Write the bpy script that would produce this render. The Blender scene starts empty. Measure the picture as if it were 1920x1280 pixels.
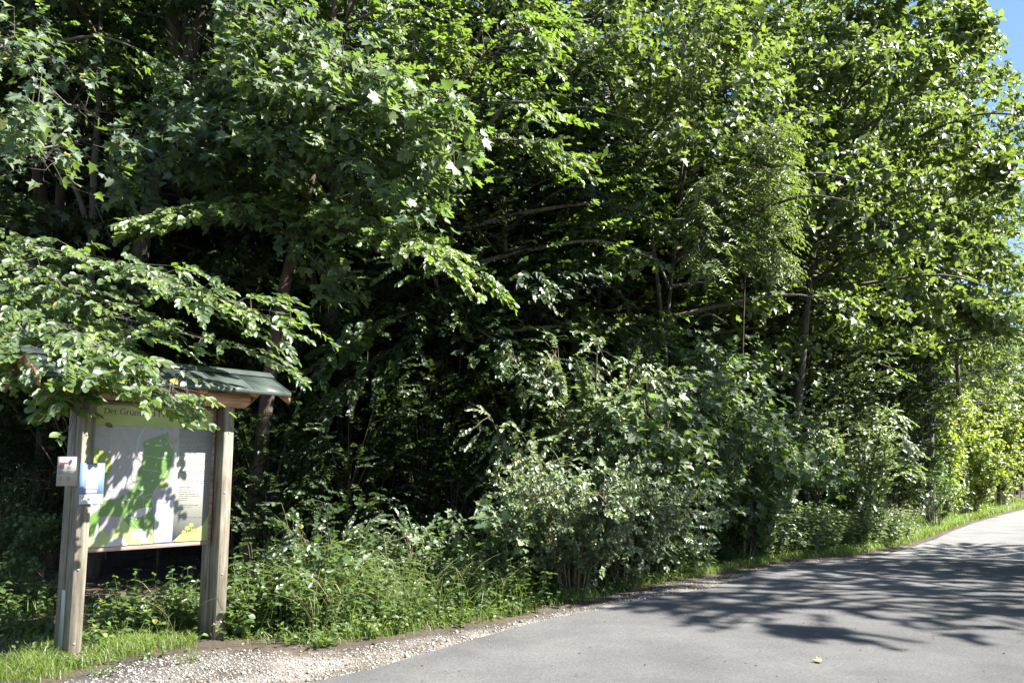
import bpy, math, random
import numpy as np
from mathutils import Matrix, Vector

C = bpy.context.scene
COL = C.collection
RNG = np.random.default_rng(7)
random.seed(7)
rad = math.radians

# ------------------------------------------------------------------ camera, sky, sun, exposure
PITCH, FPX, CX, CY, EYE = rad(7.0), 1443.0, 960.0, 712.0, 1.6
cam = bpy.data.cameras.new('camera')
cam.sensor_width = 36.0
cam.lens = FPX * 36.0 / 1920.0
cam.shift_y = (CY - 640.0) / 1920.0
cam.clip_end = 2000
cam_o = bpy.data.objects.new('camera', cam)
COL.objects.link(cam_o)
cam_o.location = (0, 0, EYE)
cam_o.rotation_euler = (rad(90) + PITCH, 0, 0)
C.camera = cam_o

SUN_H = np.array([0.9925, -0.122])          # horizontal direction towards the sun
SUN_EL = rad(47.5)
w = bpy.data.worlds.new('World')
C.world = w
w.use_nodes = True
nt = w.node_tree
bg = nt.nodes['Background']
sky = nt.nodes.new('ShaderNodeTexSky')
sky.sky_type = 'NISHITA'
sky.sun_disc = False
sky.sun_elevation = SUN_EL
sky.sun_rotation = math.atan2(SUN_H[0], SUN_H[1])
sky.air_density = 1.0
sky.dust_density = 0.2
sky.ozone_density = 4.0
tc = nt.nodes.new('ShaderNodeTexCoord')
cl = nt.nodes.new('ShaderNodeTexNoise')
cl.inputs['Scale'].default_value = 3.2
cl.inputs['Detail'].default_value = 7
cl.inputs['Roughness'].default_value = 0.6
cr = nt.nodes.new('ShaderNodeMapRange')
cr.inputs['From Min'].default_value = 0.53
cr.inputs['From Max'].default_value = 0.72
cm = nt.nodes.new('ShaderNodeMix')
cm.data_type = 'RGBA'
nt.links.new(tc.outputs['Generated'], cl.inputs['Vector'])
nt.links.new(cl.outputs['Fac'], cr.inputs['Value'])
nt.links.new(cr.outputs['Result'], cm.inputs['Factor'])
nt.links.new(sky.outputs['Color'], cm.inputs['A'])
cm.inputs['B'].default_value = (7.5, 7.8, 8.2, 1)
nt.links.new(cm.outputs['Result'], bg.inputs['Color'])
bg.inputs['Strength'].default_value = 0.05

sl = bpy.data.lights.new('sun', 'SUN')
sl.energy = 5.0
sl.angle = rad(0.53)
sl.color = (1.0, 0.965, 0.905)
so = bpy.data.objects.new('sun', sl)
COL.objects.link(so)
dvec = Vector((SUN_H[0] * math.cos(SUN_EL), SUN_H[1] * math.cos(SUN_EL), math.sin(SUN_EL)))
so.rotation_euler = dvec.to_track_quat('Z', 'Y').to_euler()
so.location = (20, -10, 30)

C.view_settings.view_transform = 'Standard'
C.view_settings.look = 'None'
C.view_settings.gamma = 1
C.view_settings.use_curve_mapping = False
C.view_settings.exposure = 2.35
C.cycles.max_bounces = 6
C.cycles.diffuse_bounces = 3
C.cycles.glossy_bounces = 2
C.cycles.transmission_bounces = 4

# ------------------------------------------------------------------ pixel (1920x1280) to world
def ray(u, v):
    dx, dy = (u - CX) / FPX, (CY - v) / FPX
    return np.array([dx, math.cos(PITCH) - dy * math.sin(PITCH), math.sin(PITCH) + dy * math.cos(PITCH)])
def G(u, v, z=0.0):
    d = ray(u, v)
    return d * ((z - EYE) / d[2]) + np.array([0, 0, EYE])
def P(u, v, Y):
    d = ray(u, v)
    return d * (Y / d[1]) + np.array([0, 0, EYE])
def proj(p):
    q = np.asarray(p) - np.array([0, 0, EYE])
    z = q[..., 1] * math.cos(PITCH) + q[..., 2] * math.sin(PITCH)
    y = -q[..., 1] * math.sin(PITCH) + q[..., 2] * math.cos(PITCH)
    return CX + FPX * q[..., 0] / z, CY - FPX * y / z, z

# ------------------------------------------------------------------ tagging
def tag(o, label=None, cat=None, group=None, kind=None):
    if label: o['label'] = label
    if cat: o['category'] = cat
    if group: o['group'] = group
    if kind: o['kind'] = kind
    return o
def empty(name, loc=(0, 0, 0), rz=0.0):
    o = bpy.data.objects.new(name, None)
    o.empty_display_size = 0.2
    COL.objects.link(o)
    o.location = loc
    o.rotation_euler = (0, 0, rz)
    return o
def link(name, me, parent=None, kind=None):
    o = bpy.data.objects.new(name, me)
    COL.objects.link(o)
    if parent is not None: o.parent = parent
    if kind: o['kind'] = kind
    return o
def copy_tree(o, parent=None):
    c = o.copy()
    COL.objects.link(c)
    if parent is not None: c.parent = parent
    for ch in o.children: copy_tree(ch, c)
    return c

# ------------------------------------------------------------------ materials
def new_mat(name):
    m = bpy.data.materials.new(name)
    m.use_nodes = True
    return m, m.node_tree, m.node_tree.nodes['Principled BSDF']
def ramp(t, stops):
    r = t.nodes.new('ShaderNodeValToRGB')
    els = r.color_ramp.elements
    while len(els) < len(stops): els.new(0.5)
    for e, (p, c) in zip(els, stops):
        e.position = p
        e.color = (*c, 1)
    return r
def noise(t, scale, detail=4, rough=0.55, vec=None, stretch=None, coord='Object'):
    n = t.nodes.new('ShaderNodeTexNoise')
    n.inputs['Scale'].default_value = scale
    n.inputs['Detail'].default_value = detail
    n.inputs['Roughness'].default_value = rough
    if vec is None:
        tcn = t.nodes.new('ShaderNodeTexCoord')
        vec = tcn.outputs[coord]
    if stretch:
        mp = t.nodes.new('ShaderNodeMapping')
        mp.inputs['Scale'].default_value = stretch
        t.links.new(vec, mp.inputs['Vector'])
        vec = mp.outputs['Vector']
    t.links.new(vec, n.inputs['Vector'])
    return n
def bump(t, b, src, strength, dist=0.01):
    bp = t.nodes.new('ShaderNodeBump')
    bp.inputs['Strength'].default_value = strength
    bp.inputs['Distance'].default_value = dist
    t.links.new(src, bp.inputs['Height'])
    t.links.new(bp.outputs['Normal'], b.inputs['Normal'])
def leaf_mat(name, c0, c1, c2, trans, rough=0.42, tw=0.33, spec=0.5):
    m, t, b = new_mat(name)
    at = t.nodes.new('ShaderNodeAttribute')
    at.attribute_name = 'tint'
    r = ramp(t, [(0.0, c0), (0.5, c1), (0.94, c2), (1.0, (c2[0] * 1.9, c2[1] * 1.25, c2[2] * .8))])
    t.links.new(at.outputs['Fac'], r.inputs['Fac'])
    t.links.new(r.outputs['Color'], b.inputs['Base Color'])
    b.inputs['Roughness'].default_value = rough
    b.inputs['Specular IOR Level'].default_value = spec
    tr = t.nodes.new('ShaderNodeBsdfTranslucent')
    r2 = ramp(t, [(0.0, tuple(x * 0.75 for x in trans)), (1.0, tuple(x * 1.25 for x in trans))])
    t.links.new(at.outputs['Fac'], r2.inputs['Fac'])
    t.links.new(r2.outputs['Color'], tr.inputs['Color'])
    mx = t.nodes.new('ShaderNodeMixShader')
    mx.inputs[0].default_value = tw
    t.links.new(b.outputs[0], mx.inputs[1])
    t.links.new(tr.outputs[0], mx.inputs[2])
    t.links.new(mx.outputs[0], t.nodes['Material Output'].inputs['Surface'])
    return m
def bark_mat(name, a, b_, c, scale=6.0):
    m, t, b = new_mat(name)
    n = noise(t, scale, 8, 0.65, stretch=(3.0, 3.0, 0.5))
    n2 = noise(t, 1.3, 3, 0.5)
    r = ramp(t, [(0.3, a), (0.52, b_), (0.72, c)])
    t.links.new(n.outputs['Fac'], r.inputs['Fac'])
    mx = t.nodes.new('ShaderNodeMix'); mx.data_type = 'RGBA'; mx.blend_type = 'MULTIPLY'
    mx.inputs['Factor'].default_value = 0.6
    r2 = ramp(t, [(0.35, (0.5, 0.55, 0.45)), (0.65, (1, 1, 1))])
    t.links.new(n2.outputs['Fac'], r2.inputs['Fac'])
    t.links.new(r.outputs['Color'], mx.inputs['A']); t.links.new(r2.outputs['Color'], mx.inputs['B'])
    t.links.new(mx.outputs['Result'], b.inputs['Base Color'])
    b.inputs['Roughness'].default_value = 0.9
    bump(t, b, n.outputs['Fac'], 0.8, 0.03)
    return m
def wood_mat(name, a, b_, c, axis='z', rough=0.75):
    m, t, b = new_mat(name)
    st = {'z': (14, 14, 0.9), 'x': (0.9, 14, 14), 'y': (14, 0.9, 14)}[axis]
    n = noise(t, 2.2, 6, 0.6, stretch=st)
    n2 = noise(t, 2.6, 4, 0.6, stretch=tuple(0.35 * s + 0.6 for s in st))
    n3 = noise(t, 28, 3, 0.6, stretch=tuple(min(1.0, s) for s in st))
    r = ramp(t, [(0.30, a), (0.5, b_), (0.68, c)])
    t.links.new(n.outputs['Fac'], r.inputs['Fac'])
    r2 = ramp(t, [(0.36, (0.42, 0.40, 0.38)), (0.56, (1, 1, 1))])
    t.links.new(n2.outputs['Fac'], r2.inputs['Fac'])
    mx = t.nodes.new('ShaderNodeMix'); mx.data_type = 'RGBA'; mx.blend_type = 'MULTIPLY'
    mx.inputs['Factor'].default_value = 0.75
    t.links.new(r.outputs['Color'], mx.inputs['A']); t.links.new(r2.outputs['Color'], mx.inputs['B'])
    t.links.new(mx.outputs['Result'], b.inputs['Base Color'])
    b.inputs['Roughness'].default_value = rough
    bump(t, b, n3.outputs['Fac'], 0.35, 0.004)
    return m
def flat_mat(name, c, rough=0.5, var=0.12, scale=9.0, spec=0.5, metal=0.0):
    m, t, b = new_mat(name)
    n = noise(t, scale, 4, 0.6)
    r = ramp(t, [(0.3, tuple(x * (1 - var) for x in c)), (0.7, tuple(min(1, x * (1 + var)) for x in c))])
    t.links.new(n.outputs['Fac'], r.inputs['Fac'])
    t.links.new(r.outputs['Color'], b.inputs['Base Color'])
    b.inputs['Roughness'].default_value = rough
    b.inputs['Specular IOR Level'].default_value = spec
    b.inputs['Metallic'].default_value = metal
    return m

M = {}
M['maple'] = leaf_mat('maple_leaf', (.026, .049, .027), (.050, .084, .040), (.135, .175, .070), (.21, .33, .050), 0.56, .32, .65)
M['beech'] = leaf_mat('beech_leaf', (.028, .054, .020), (.057, .094, .030), (.140, .182, .054), (.24, .37, .042), 0.46, .34, .85)
M['herb'] = leaf_mat('shaded_herb_leaf', (.026, .052, .022), (.046, .082, .030), (.085, .125, .040), (.17, .27, .035), 0.42, .28, .8)  # darker copy of the leaf greens; verge shade is put into the colour
M['lime'] = leaf_mat('lime_leaf', (.038, .064, .021), (.070, .104, .032), (.145, .185, .054), (.24, .34, .048), 0.47, .32, .8)
M['shrub'] = leaf_mat('shrub_leaf', (.062, .096, .050), (.108, .146, .070), (.195, .230, .110), (.26, .36, .09), 0.46, .29, .95)
M['wood'] = leaf_mat('shaded_forest_leaf', (.012, .024, .011), (.020, .039, .014), (.038, .062, .018), (.08, .13, .018), 0.46, .26, .5)  # darkened leaf copy: the inner shade of the wood is put into the colour
M['sunny'] = leaf_mat('sun_brightened_leaf', (.062, .100, .026), (.110, .155, .036), (.180, .220, .050), (.36, .46, .05), 0.42, .40, .8)  # lighter leaf copy: full sun on the bend bushes is put into the colour
M['pale'] = leaf_mat('pale_leaf', (.095, .120, .070), (.125, .150, .085), (.17, .19, .10), (.22, .27, .11), 0.5, .3)
M['grass'] = leaf_mat('grass_blade', (.060, .110, .020), (.095, .155, .028), (.17, .20, .06), (.26, .38, .04), 0.45, .40)
M['straw'] = leaf_mat('grass_straw', (.10, .12, .05), (.16, .17, .07), (.26, .24, .12), (.22, .24, .07), 0.6, .3)
M['litter'] = leaf_mat('dry_leaf', (.07, .04, .02), (.12, .07, .035), (.22, .16, .09), (.10, .05, .02), 0.7, .1)
M['bark'] = bark_mat('grey_bark', (.05, .042, .034), (.105, .092, .075), (.17, .155, .13))
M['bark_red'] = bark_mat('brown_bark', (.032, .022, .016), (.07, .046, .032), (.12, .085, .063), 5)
M['bark_oak'] = bark_mat('oak_bark', (.05, .043, .034), (.17, .145, .115), (.33, .30, .25), 9)
M['twig'] = bark_mat('twig_bark', (.07, .055, .035), (.13, .105, .065), (.20, .17, .11), 12)
M['post'] = wood_mat('weathered_post', (.095, .081, .058), (.175, .152, .112), (.255, .23, .18))
M['beam'] = wood_mat('brown_beam', (.26, .13, .07), (.42, .25, .145), (.54, .36, .23), 'x')
M['rafter'] = wood_mat('orange_rafter', (.24, .10, .045), (.40, .20, .09), (.50, .28, .14), 'y')
M['frame'] = wood_mat('frame_wood', (.18, .12, .095), (.30, .22, .18), (.42, .33, .28), 'x')
M['sheet'] = flat_mat('green_roof_sheet', (.045, .058, .051), 0.42, .5, 4)
M['steel'] = flat_mat('galvanised_steel', (.27, .29, .26), 0.5, .15, 12, metal=.3)

# ------------------------------------------------------------------ mesh helpers
def mesh_from(name, verts, loops, totals, mat, tint=None, smooth=False, uv=None):
    me = bpy.data.meshes.new(name)
    verts = np.asarray(verts, dtype=np.float32)
    loops = np.asarray(loops, dtype=np.int32)
    totals = np.asarray(totals, dtype=np.int32)
    me.vertices.add(len(verts))
    me.vertices.foreach_set('co', verts.ravel())
    me.loops.add(len(loops))
    me.loops.foreach_set('vertex_index', loops)
    me.polygons.add(len(totals))
    starts = np.concatenate([[0], np.cumsum(totals)[:-1]]).astype(np.int32)
    me.polygons.foreach_set('loop_start', starts)
    me.polygons.foreach_set('loop_total', totals)
    if smooth:
        me.polygons.foreach_set('use_smooth', np.ones(len(totals), dtype=bool))
    me.update(calc_edges=True)
    if tint is not None:
        a = me.attributes.new('tint', 'FLOAT', 'FACE')
        a.data.foreach_set('value', np.asarray(tint, dtype=np.float32))
    me.materials.append(mat)
    me.validate(verbose=False)
    return me

class MB:
    """collects boxes, prisms, tubes and sheets into ONE mesh"""
    def __init__(s): s.v = []; s.l = []; s.t = []; s.n = 0
    def add(s, vs, faces):
        s.v.extend([tuple(map(float, p)) for p in vs])
        for f in faces:
            s.l.extend([i + s.n for i in f]); s.t.append(len(f))
        s.n += len(vs)
    def box(s, x0, x1, y0, y1, z0, z1, bev=0.0):
        if bev <= 0:
            vs = [(x, y, z) for z in (z0, z1) for y in (y0, y1) for x in (x0, x1)]
            s.add(vs, [(0, 2, 3, 1), (4, 5, 7, 6), (0, 1, 5, 4), (2, 6, 7, 3), (0, 4, 6, 2), (1, 3, 7, 5)])
            return
        b = bev
        cx, cy, cz = (x0 + x1) / 2, (y0 + y1) / 2, (z0 + z1) / 2
        hx, hy, hz = (x1 - x0) / 2, (y1 - y0) / 2, (z1 - z0) / 2
        import bmesh
        bm = bmesh.new()
        bmesh.ops.create_cube(bm, size=1)
        for q in bm.verts: q.co = (cx + q.co.x * 2 * hx, cy + q.co.y * 2 * hy, cz + q.co.z * 2 * hz)
        bmesh.ops.bevel(bm, geom=list(bm.edges), offset=b, segments=1, affect='EDGES')
        bm.verts.ensure_lookup_table()
        s.add([q.co for q in bm.verts], [[q.index for q in f.verts] for f in bm.faces])
        bm.free()
    def prism(s, pts, axis, a0, a1):
        """pts: 2-D outline, extruded along axis"""
        def mk(p, a):
            return {'x': (a, p[0], p[1]), 'y': (p[0], a, p[1]), 'z': (p[0], p[1], a)}[axis]
        n = len(pts)
        vs = [mk(p, a0) for p in pts] + [mk(p, a1) for p in pts]
        s.add(vs, [tuple(range(n))[::-1], tuple(range(n, 2 * n))] + [(i, (i + 1) % n, n + (i + 1) % n, n + i) for i in range(n)])
    def tube(s, pts, radii, sides=6, cap=True):
        pts = [np.asarray(p, float) for p in pts]
        n0 = s.n
        up = np.array([0.31, 0.17, 0.93])
        vs = []
        for i, p in enumerate(pts):
            d = pts[min(i + 1, len(pts) - 1)] - pts[max(i - 1, 0)]
            d = d / (np.linalg.norm(d) + 1e-9)
            a = np.cross(d, up)
            if np.linalg.norm(a) < 0.05: a = np.cross(d, np.array([1.0, 0.2, 0]))
            a /= np.linalg.norm(a)
            b = np.cross(d, a)
            for k in range(sides):
                th = 2 * math.pi * k / sides
                vs.append(p + radii[i] * (math.cos(th) * a + math.sin(th) * b))
        fs = []
        for i in range(len(pts) - 1):
            for k in range(sides):
                k2 = (k + 1) % sides
                fs.append((i * sides + k, i * sides + k2, (i + 1) * sides + k2, (i + 1) * sides + k))
        if cap:
            fs.append(tuple(range(sides))[::-1])
            m0 = (len(pts) - 1) * sides
            fs.append(tuple(m0 + k for k in range(sides)))
        s.add(vs, fs)
    def sheet(s, pts3): s.add(pts3, [tuple(range(len(pts3)))])
    def mesh(s, name, mat, smooth=False):
        return mesh_from(name, np.array(s.v).reshape(-1, 3), s.l, s.t, mat, smooth=smooth)
    def build(s, name, mat, parent=None, smooth=False, kind=None):
        return link(name, s.mesh(name, mat, smooth), parent, kind)

# ------------------------------------------------------------------ leaves
def half_pair(out, fold):
    """out: outline of the right half from base to tip; returns verts, polys"""
    n = len(out)
    vs = [(0, out[0][1], 0), (0, out[-1][1], 0)]
    r = [(x, y, fold * abs(x)) for x, y in out[1:-1]]
    l = [(-x, y, fold * abs(x)) for x, y in out[1:-1]]
    k = len(r)
    vs += r + l
    f1 = [0] + list(range(2, 2 + k)) + [1]
    f2 = [1] + list(range(2 + k, 2 + 2 * k))[::-1] + [0]
    return np.array(vs, float), [f1, f2]
SHAPES = {
    'maple': half_pair([(0, .06), (.26, -.04), (.24, .12), (.52, .12), (.36, .28), (.60, .56), (.42, .56), (.24, .54), (.20, .78), (0, 1.06)], .22),
    'maple_lite': half_pair([(0, .04), (.44, .06), (.30, .28), (.55, .58), (.22, .60), (0, 1.05)], .22),
    'oval': half_pair([(0, 0), (.22, .16), (.33, .42), (.23, .76), (0, 1.0)], .30),
    'oval_lite': half_pair([(0, 0), (.33, .36), (.22, .74), (0, 1.0)], .28),
    'diamond': half_pair([(0, 0), (.36, .45), (0, 1.0)], .28),
    'lance': half_pair([(0, 0), (.16, .3), (.12, .66), (0, 1.0)], .25),
    'round': half_pair([(0, 0), (.36, .10), (.46, .40), (.30, .76), (0, 1.0)], .2),
}
def nrm(a): return a / (np.linalg.norm(a, axis=-1, keepdims=True) + 1e-9)
class Leaves:
    def __init__(s): s.pos = []; s.d = []; s.n = []; s.size = []; s.tint = []
    def add(s, pos, d, n, size, tint):
        s.pos.append(pos); s.d.append(d); s.n.append(n); s.size.append(size); s.tint.append(tint)
    def arrays(s):
        return [np.concatenate(x) for x in (s.pos, s.d, s.n, s.size, s.tint)]
    def count(s): return sum(len(x) for x in s.pos)
def frames(d, n):
    y = nrm(d)
    x = nrm(np.cross(y, n))
    z = np.cross(x, y)
    return x, y, z
def bake(name, pos, d, n, size, tint, shape, mat):
    tv, tf = SHAPES[shape]
    x, y, z = frames(d, n)
    rv = np.random.default_rng(len(pos) + 3)          # every leaf is a little narrower, more folded or more curled than the next
    wx = rv.uniform(.78, 1.16, len(pos)); fo = rv.uniform(.2, 1.9, len(pos)); cu = rv.normal(-.14, .16, len(pos)); tw_ = rv.normal(0, .22, len(pos))
    lx = tv[None, :, 0] * wx[:, None]; ly = tv[None, :, 1] * np.ones((len(pos), 1))
    lz = tv[None, :, 2] * fo[:, None] + cu[:, None] * ly ** 2 + tw_[:, None] * lx * ly
    V = (pos[:, None, :] + size[:, None, None] * (lx[..., None] * x[:, None, :] + ly[..., None] * y[:, None, :] + lz[..., None] * z[:, None, :]))
    flat = np.array([i for f in tf for i in f])
    tot = np.array([len(f) for f in tf])
    N = len(pos)
    L = (flat[None, :] + (np.arange(N) * len(tv))[:, None]).ravel()
    return mesh_from(name, V.reshape(-1, 3), L, np.tile(tot, N), mat, tint=np.repeat(tint, len(tf)))
UP = np.array([0, 0, 1.0])
LIGHT = np.array([.70, -.66, 0]) * .42      # leaves at the wood's edge turn towards the open side
def spray_leaves(LV, pos, d, up, length, n, style, size, rng, tint0=0.5):
    """leaves of many sprays at once. pos,d,up: (S,3); length: (S,)"""
    S = len(pos)
    if S == 0: return
    d = nrm(d)
    side = nrm(np.cross(d, up))
    k = np.tile(np.arange(n), S)
    i = np.repeat(np.arange(S), n)
    st = rng.normal(0, 0.13, S)[i]
    if style == 'beech':
        t = (k + .3 + rng.uniform(-.2, .2, len(k))) / n
        sg = np.where(k % 2 == 0, 1.0, -1.0)
        droop = -0.16 * t ** 2
        p = pos[i] + d[i] * (t * length[i])[:, None] + UP * (droop * length[i])[:, None]
        ang = rng.uniform(.6, 1.05, len(k)) * (1 - .6 * t)
        ld = d[i] * np.cos(ang)[:, None] + side[i] * (sg * np.sin(ang))[:, None] + UP * rng.normal(-.22, .22, len(k))[:, None]
        ln = up[i] * 1.0 + rng.normal(0, .38, (len(k), 3))
        sz = size * rng.uniform(.65, 1.15, len(k)) * (1 - .2 * t)
    elif style == 'maple':
        t = rng.uniform(.0, 1.0, len(k))
        az = rng.uniform(0, 2 * math.pi, len(k))
        fwd = nrm(d[i] * np.array([1, 1, .3]))
        ld = fwd * (np.cos(az) * .7 + .5)[:, None] + side[i] * np.sin(az)[:, None] + UP * rng.normal(-.55, .3, len(k))[:, None]
        pet = size * rng.uniform(.3, .9, len(k))
        p = pos[i] + d[i] * (t * length[i])[:, None] + nrm(ld) * pet[:, None] + UP * (rng.uniform(-.3, .7, len(k)) * size)[:, None]
        ln = UP * .8 + nrm(ld) * .45 + rng.normal(0, .33, (len(k), 3))
        sz = size * rng.uniform(.55, 1.2, len(k))
    elif style == 'ash':
        q = k // 2
        t = (q + .8) / (n / 2)
        sg = np.where(k % 2 == 0, 1.0, -1.0)
        droop = -.35 * t ** 2
        p = pos[i] + d[i] * (t * length[i])[:, None] + UP * (droop * length[i])[:, None]
        ld = d[i] * .55 + side[i] * (sg * .85)[:, None] + UP * rng.normal(-.3, .12, len(k))[:, None]
        ln = up[i] + rng.normal(0, .2, (len(k), 3))
        sz = size * rng.uniform(.8, 1.1, len(k)) * (1 - .25 * np.abs(t - .5))
    else:  # shrub: ascending, all round the shoot
        t = rng.uniform(0.02, 1, len(k))
        az = rng.uniform(0, 2 * math.pi, len(k))
        o = np.cross(side[i], d[i])
        ld = d[i] * .5 + (side[i] * np.cos(az)[:, None] + o * np.sin(az)[:, None]) * .9 + UP * rng.normal(-.12, .25, len(k))[:, None]
        p = pos[i] + d[i] * (t * length[i])[:, None]
        ln = UP * .9 + d[i] * .2 + rng.normal(0, .45, (len(k), 3))
        sz = size * rng.uniform(.55, 1.2, len(k))
    ln = ln + LIGHT
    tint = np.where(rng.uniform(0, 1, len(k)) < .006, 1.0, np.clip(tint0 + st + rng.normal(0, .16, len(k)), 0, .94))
    LV.add(p, ld, ln, sz, tint)

def poly_at(pts, t):
    pts = np.asarray(pts, float)
    seg = np.linalg.norm(np.diff(pts, axis=0), axis=1)
    cum = np.concatenate([[0], np.cumsum(seg)]) / (seg.sum() + 1e-9)
    t = np.asarray(t)
    out = np.stack([np.interp(t, cum, pts[:, j]) for j in range(3)], -1)
    e = .03
    a = np.stack([np.interp(np.clip(t - e, 0, 1), cum, pts[:, j]) for j in range(3)], -1)
    b = np.stack([np.interp(np.clip(t + e, 0, 1), cum, pts[:, j]) for j in range(3)], -1)
    return out, nrm(b - a), seg.sum()
def smooth_path(pts, n=10):
    """Catmull-Rom through the points"""
    p = [np.asarray(q, float) for q in pts]
    p = [2 * p[0] - p[1]] + p + [2 * p[-1] - p[-2]]
    out = []
    for i in range(1, len(p) - 2):
        for s in np.linspace(0, 1, n, endpoint=False):
            a, b, c, d = p[i - 1], p[i], p[i + 1], p[i + 2]
            out.append(.5 * ((2 * b) + (-a + c) * s + (2 * a - 5 * b + 4 * c - d) * s ** 2 + (-a + 3 * b - 3 * c + d) * s ** 3))
    out.append(p[-2])
    return np.array(out)
def bough(B, LV, pts, r, width, n, style, size, per, rng, t0=.2, thick=.10, tint=.5, length=None, twigs=True, tipw=.25, path_n=4):
    """a limb with flat sprays of leaves on either side"""
    path = smooth_path(pts, path_n)
    if B is not None and r > 0:
        B.tube(path, np.linspace(r, r * .18, len(path)), 5 if r < .05 else 7, cap=False)
    t = rng.uniform(t0, 1.0, n) ** .9
    p, tan, L = poly_at(path, t)
    side = nrm(np.cross(tan, UP))
    s = rng.uniform(-1, 1, n)
    prof = np.clip(np.minimum(1.0, (1.03 - t) / .45), tipw, 1)
    off = s * width * prof
    dz = rng.normal(.02, thick, n) - .18 * np.abs(off)
    q = p + side * off[:, None] + tan * (np.abs(off) * .6)[:, None] + UP * dz[:, None]
    d = tan * (1.0 - .5 * np.abs(s))[:, None] + side * (s * .9)[:, None] + UP * rng.normal(-.05, .15, n)[:, None]
    up = nrm(UP + rng.normal(0, .18, (n, 3)))
    ln = (length or .32) * rng.uniform(.7, 1.25, n)
    spray_leaves(LV, q, d, up, ln, per, style, size, rng, tint)
    if B is not None and twigs:
        for a, b, c in zip(p, q, q + nrm(d) * ln[:, None] * .9):
            B.tube([a, (a + b) / 2 + UP * .02, b, c], [r * .22 + .002, .0035, .0028, .0012], 3, cap=False)

def auto_crown(B, LV, H, z0, R, nb, style, size, per, sprays, rng, trunk, top=.35, tint=.5, length=.42, width=.36, bias=None, rise=.5, lowprof=.75):
    for i in range(nb):
        u = (i + rng.uniform(0, 1)) / nb
        z = z0 + (H * .97 - z0) * u
        az = i * 2.39996 + rng.uniform(-.4, .4)
        L = R * (lowprof + (1 - lowprof) * min(1, u / .35)) * (1 - (1 - top) * max(0, (u - .4) / .6) ** 1.3) * rng.uniform(.75, 1.15)
        hd = np.array([math.cos(az), math.sin(az), 0])
        if bias is not None: L *= 1 + float(hd[:2] @ bias) * (.65 - .95 * u)
        base, _, _ = poly_at(trunk, np.array([min(1, z / H)]))
        b = base[0]
        e = rise * (.3 + .9 * u)
        pts = [b, b + hd * L * .35 + UP * L * .35 * e, b + hd * L * .72 + UP * L * .5 * e, b + hd * L + UP * L * (.45 * e - .10)]
        bough(B, LV, pts, .012 + .012 * L * (1 - .4 * u), width * L, max(6, int(sprays * L / R)), style, size, per, rng, t0=.22, thick=.16, tint=tint, length=length, twigs=False)

def trunk_path(pts): return smooth_path(pts, 5)
def add_trunk(B, path, r0, r1, sides=12, flare=True, rng=RNG):
    n = len(path)
    rr = np.linspace(r0, r1, n) * (1 + rng.normal(0, .025, n))
    if flare: rr[0] *= 1.5; rr[1] *= 1.12
    B.tube(path, rr, sides)

def plant(name, base, B, LV, shape, lmat, bmat, stem='trunk', crown='crown', rz=0.0):
    """link stem and foliage (given in local coordinates) under an Empty"""
    root = empty(name, tuple(base), rz)
    if B is not None and B.n: B.build(stem, bmat, root, smooth=True)
    if LV is not None:
        a = LV.arrays()
        link(crown, bake(crown, *a, shape, lmat), root, 'stuff')
    return root
# ------------------------------------------------------------------ ground, road, gravel shoulder
def gpts(lst): return [tuple(G(u, v)[:2]) for u, v in lst]
ASPHALT_EDGE = [(-9.0, 0.0), (-4.6, 3.2)] + gpts([(600, 1280), (798, 1228), (986, 1174), (1160, 1138), (1240, 1119), (1334, 1103), (1413, 1075), (1477, 1063), (1607, 1050)])
OLD_EDGE = gpts([(1607, 1050), (1714, 1025), (1829, 980), (1920, 955)])
d_far = np.array(OLD_EDGE[-1]) - np.array(OLD_EDGE[-2]); d_far /= np.linalg.norm(d_far)
FAR_PTS = [tuple(np.array(OLD_EDGE[-1]) + d_far * s + np.array([.4, -.2]) * (s / 20) ** 2) for s in (10, 22, 40)]
OLD_EDGE += FAR_PTS
GRASS_EDGE = [(-9.5, 2.2), (-5.6, 5.2)] + gpts([(60, 1290), (143, 1270), (267, 1233), (433, 1215), (600, 1222), (700, 1206), (835, 1188), (953, 1167), (1137, 1126), (1240, 1098), (1334, 1084), (1420, 1064), (1500, 1050), (1600, 1043), (1714, 1021), (1829, 977), (1920, 952.5)]) + FAR_PTS
FOREST_EDGE = [(-9.0, 6.8)] + [tuple((P(u, 890, Y))[:2]) for u, Y in ((100, 8.2), (500, 9.2), (900, 10.8), (1250, 13.6), (1500, 17), (1700, 23), (1850, 33), (1920, 42))] + [tuple(np.array(p) + np.array([-3.5, 2.5])) for p in FAR_PTS[1:]]
GE, FE = np.array(GRASS_EDGE), np.array(FOREST_EDGE)
def poly2(pts, t):
    seg = np.linalg.norm(np.diff(pts, axis=0), axis=1)
    cum = np.concatenate([[0], np.cumsum(seg)])
    s = np.asarray(t) * cum[-1]
    return np.stack([np.interp(s, cum, pts[:, 0]), np.interp(s, cum, pts[:, 1])], -1)
def dist_poly(q, pts):
    """distance of points q (N,2) to an open polyline and signed side (left positive)"""
    best = np.full(len(q), 1e9); sgn = np.ones(len(q))
    for a, b in zip(pts[:-1], pts[1:]):
        ab = b - a
        t = np.clip(((q - a) @ ab) / (ab @ ab), 0, 1)
        pr = a + t[:, None] * ab
        dd = np.linalg.norm(q - pr, axis=1)
        s = np.sign(ab[0] * (q[:, 1] - a[1]) - ab[1] * (q[:, 0] - a[0]))
        m = dd < best
        best[m] = dd[m]; sgn[m] = s[m]
    return best * sgn
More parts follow.
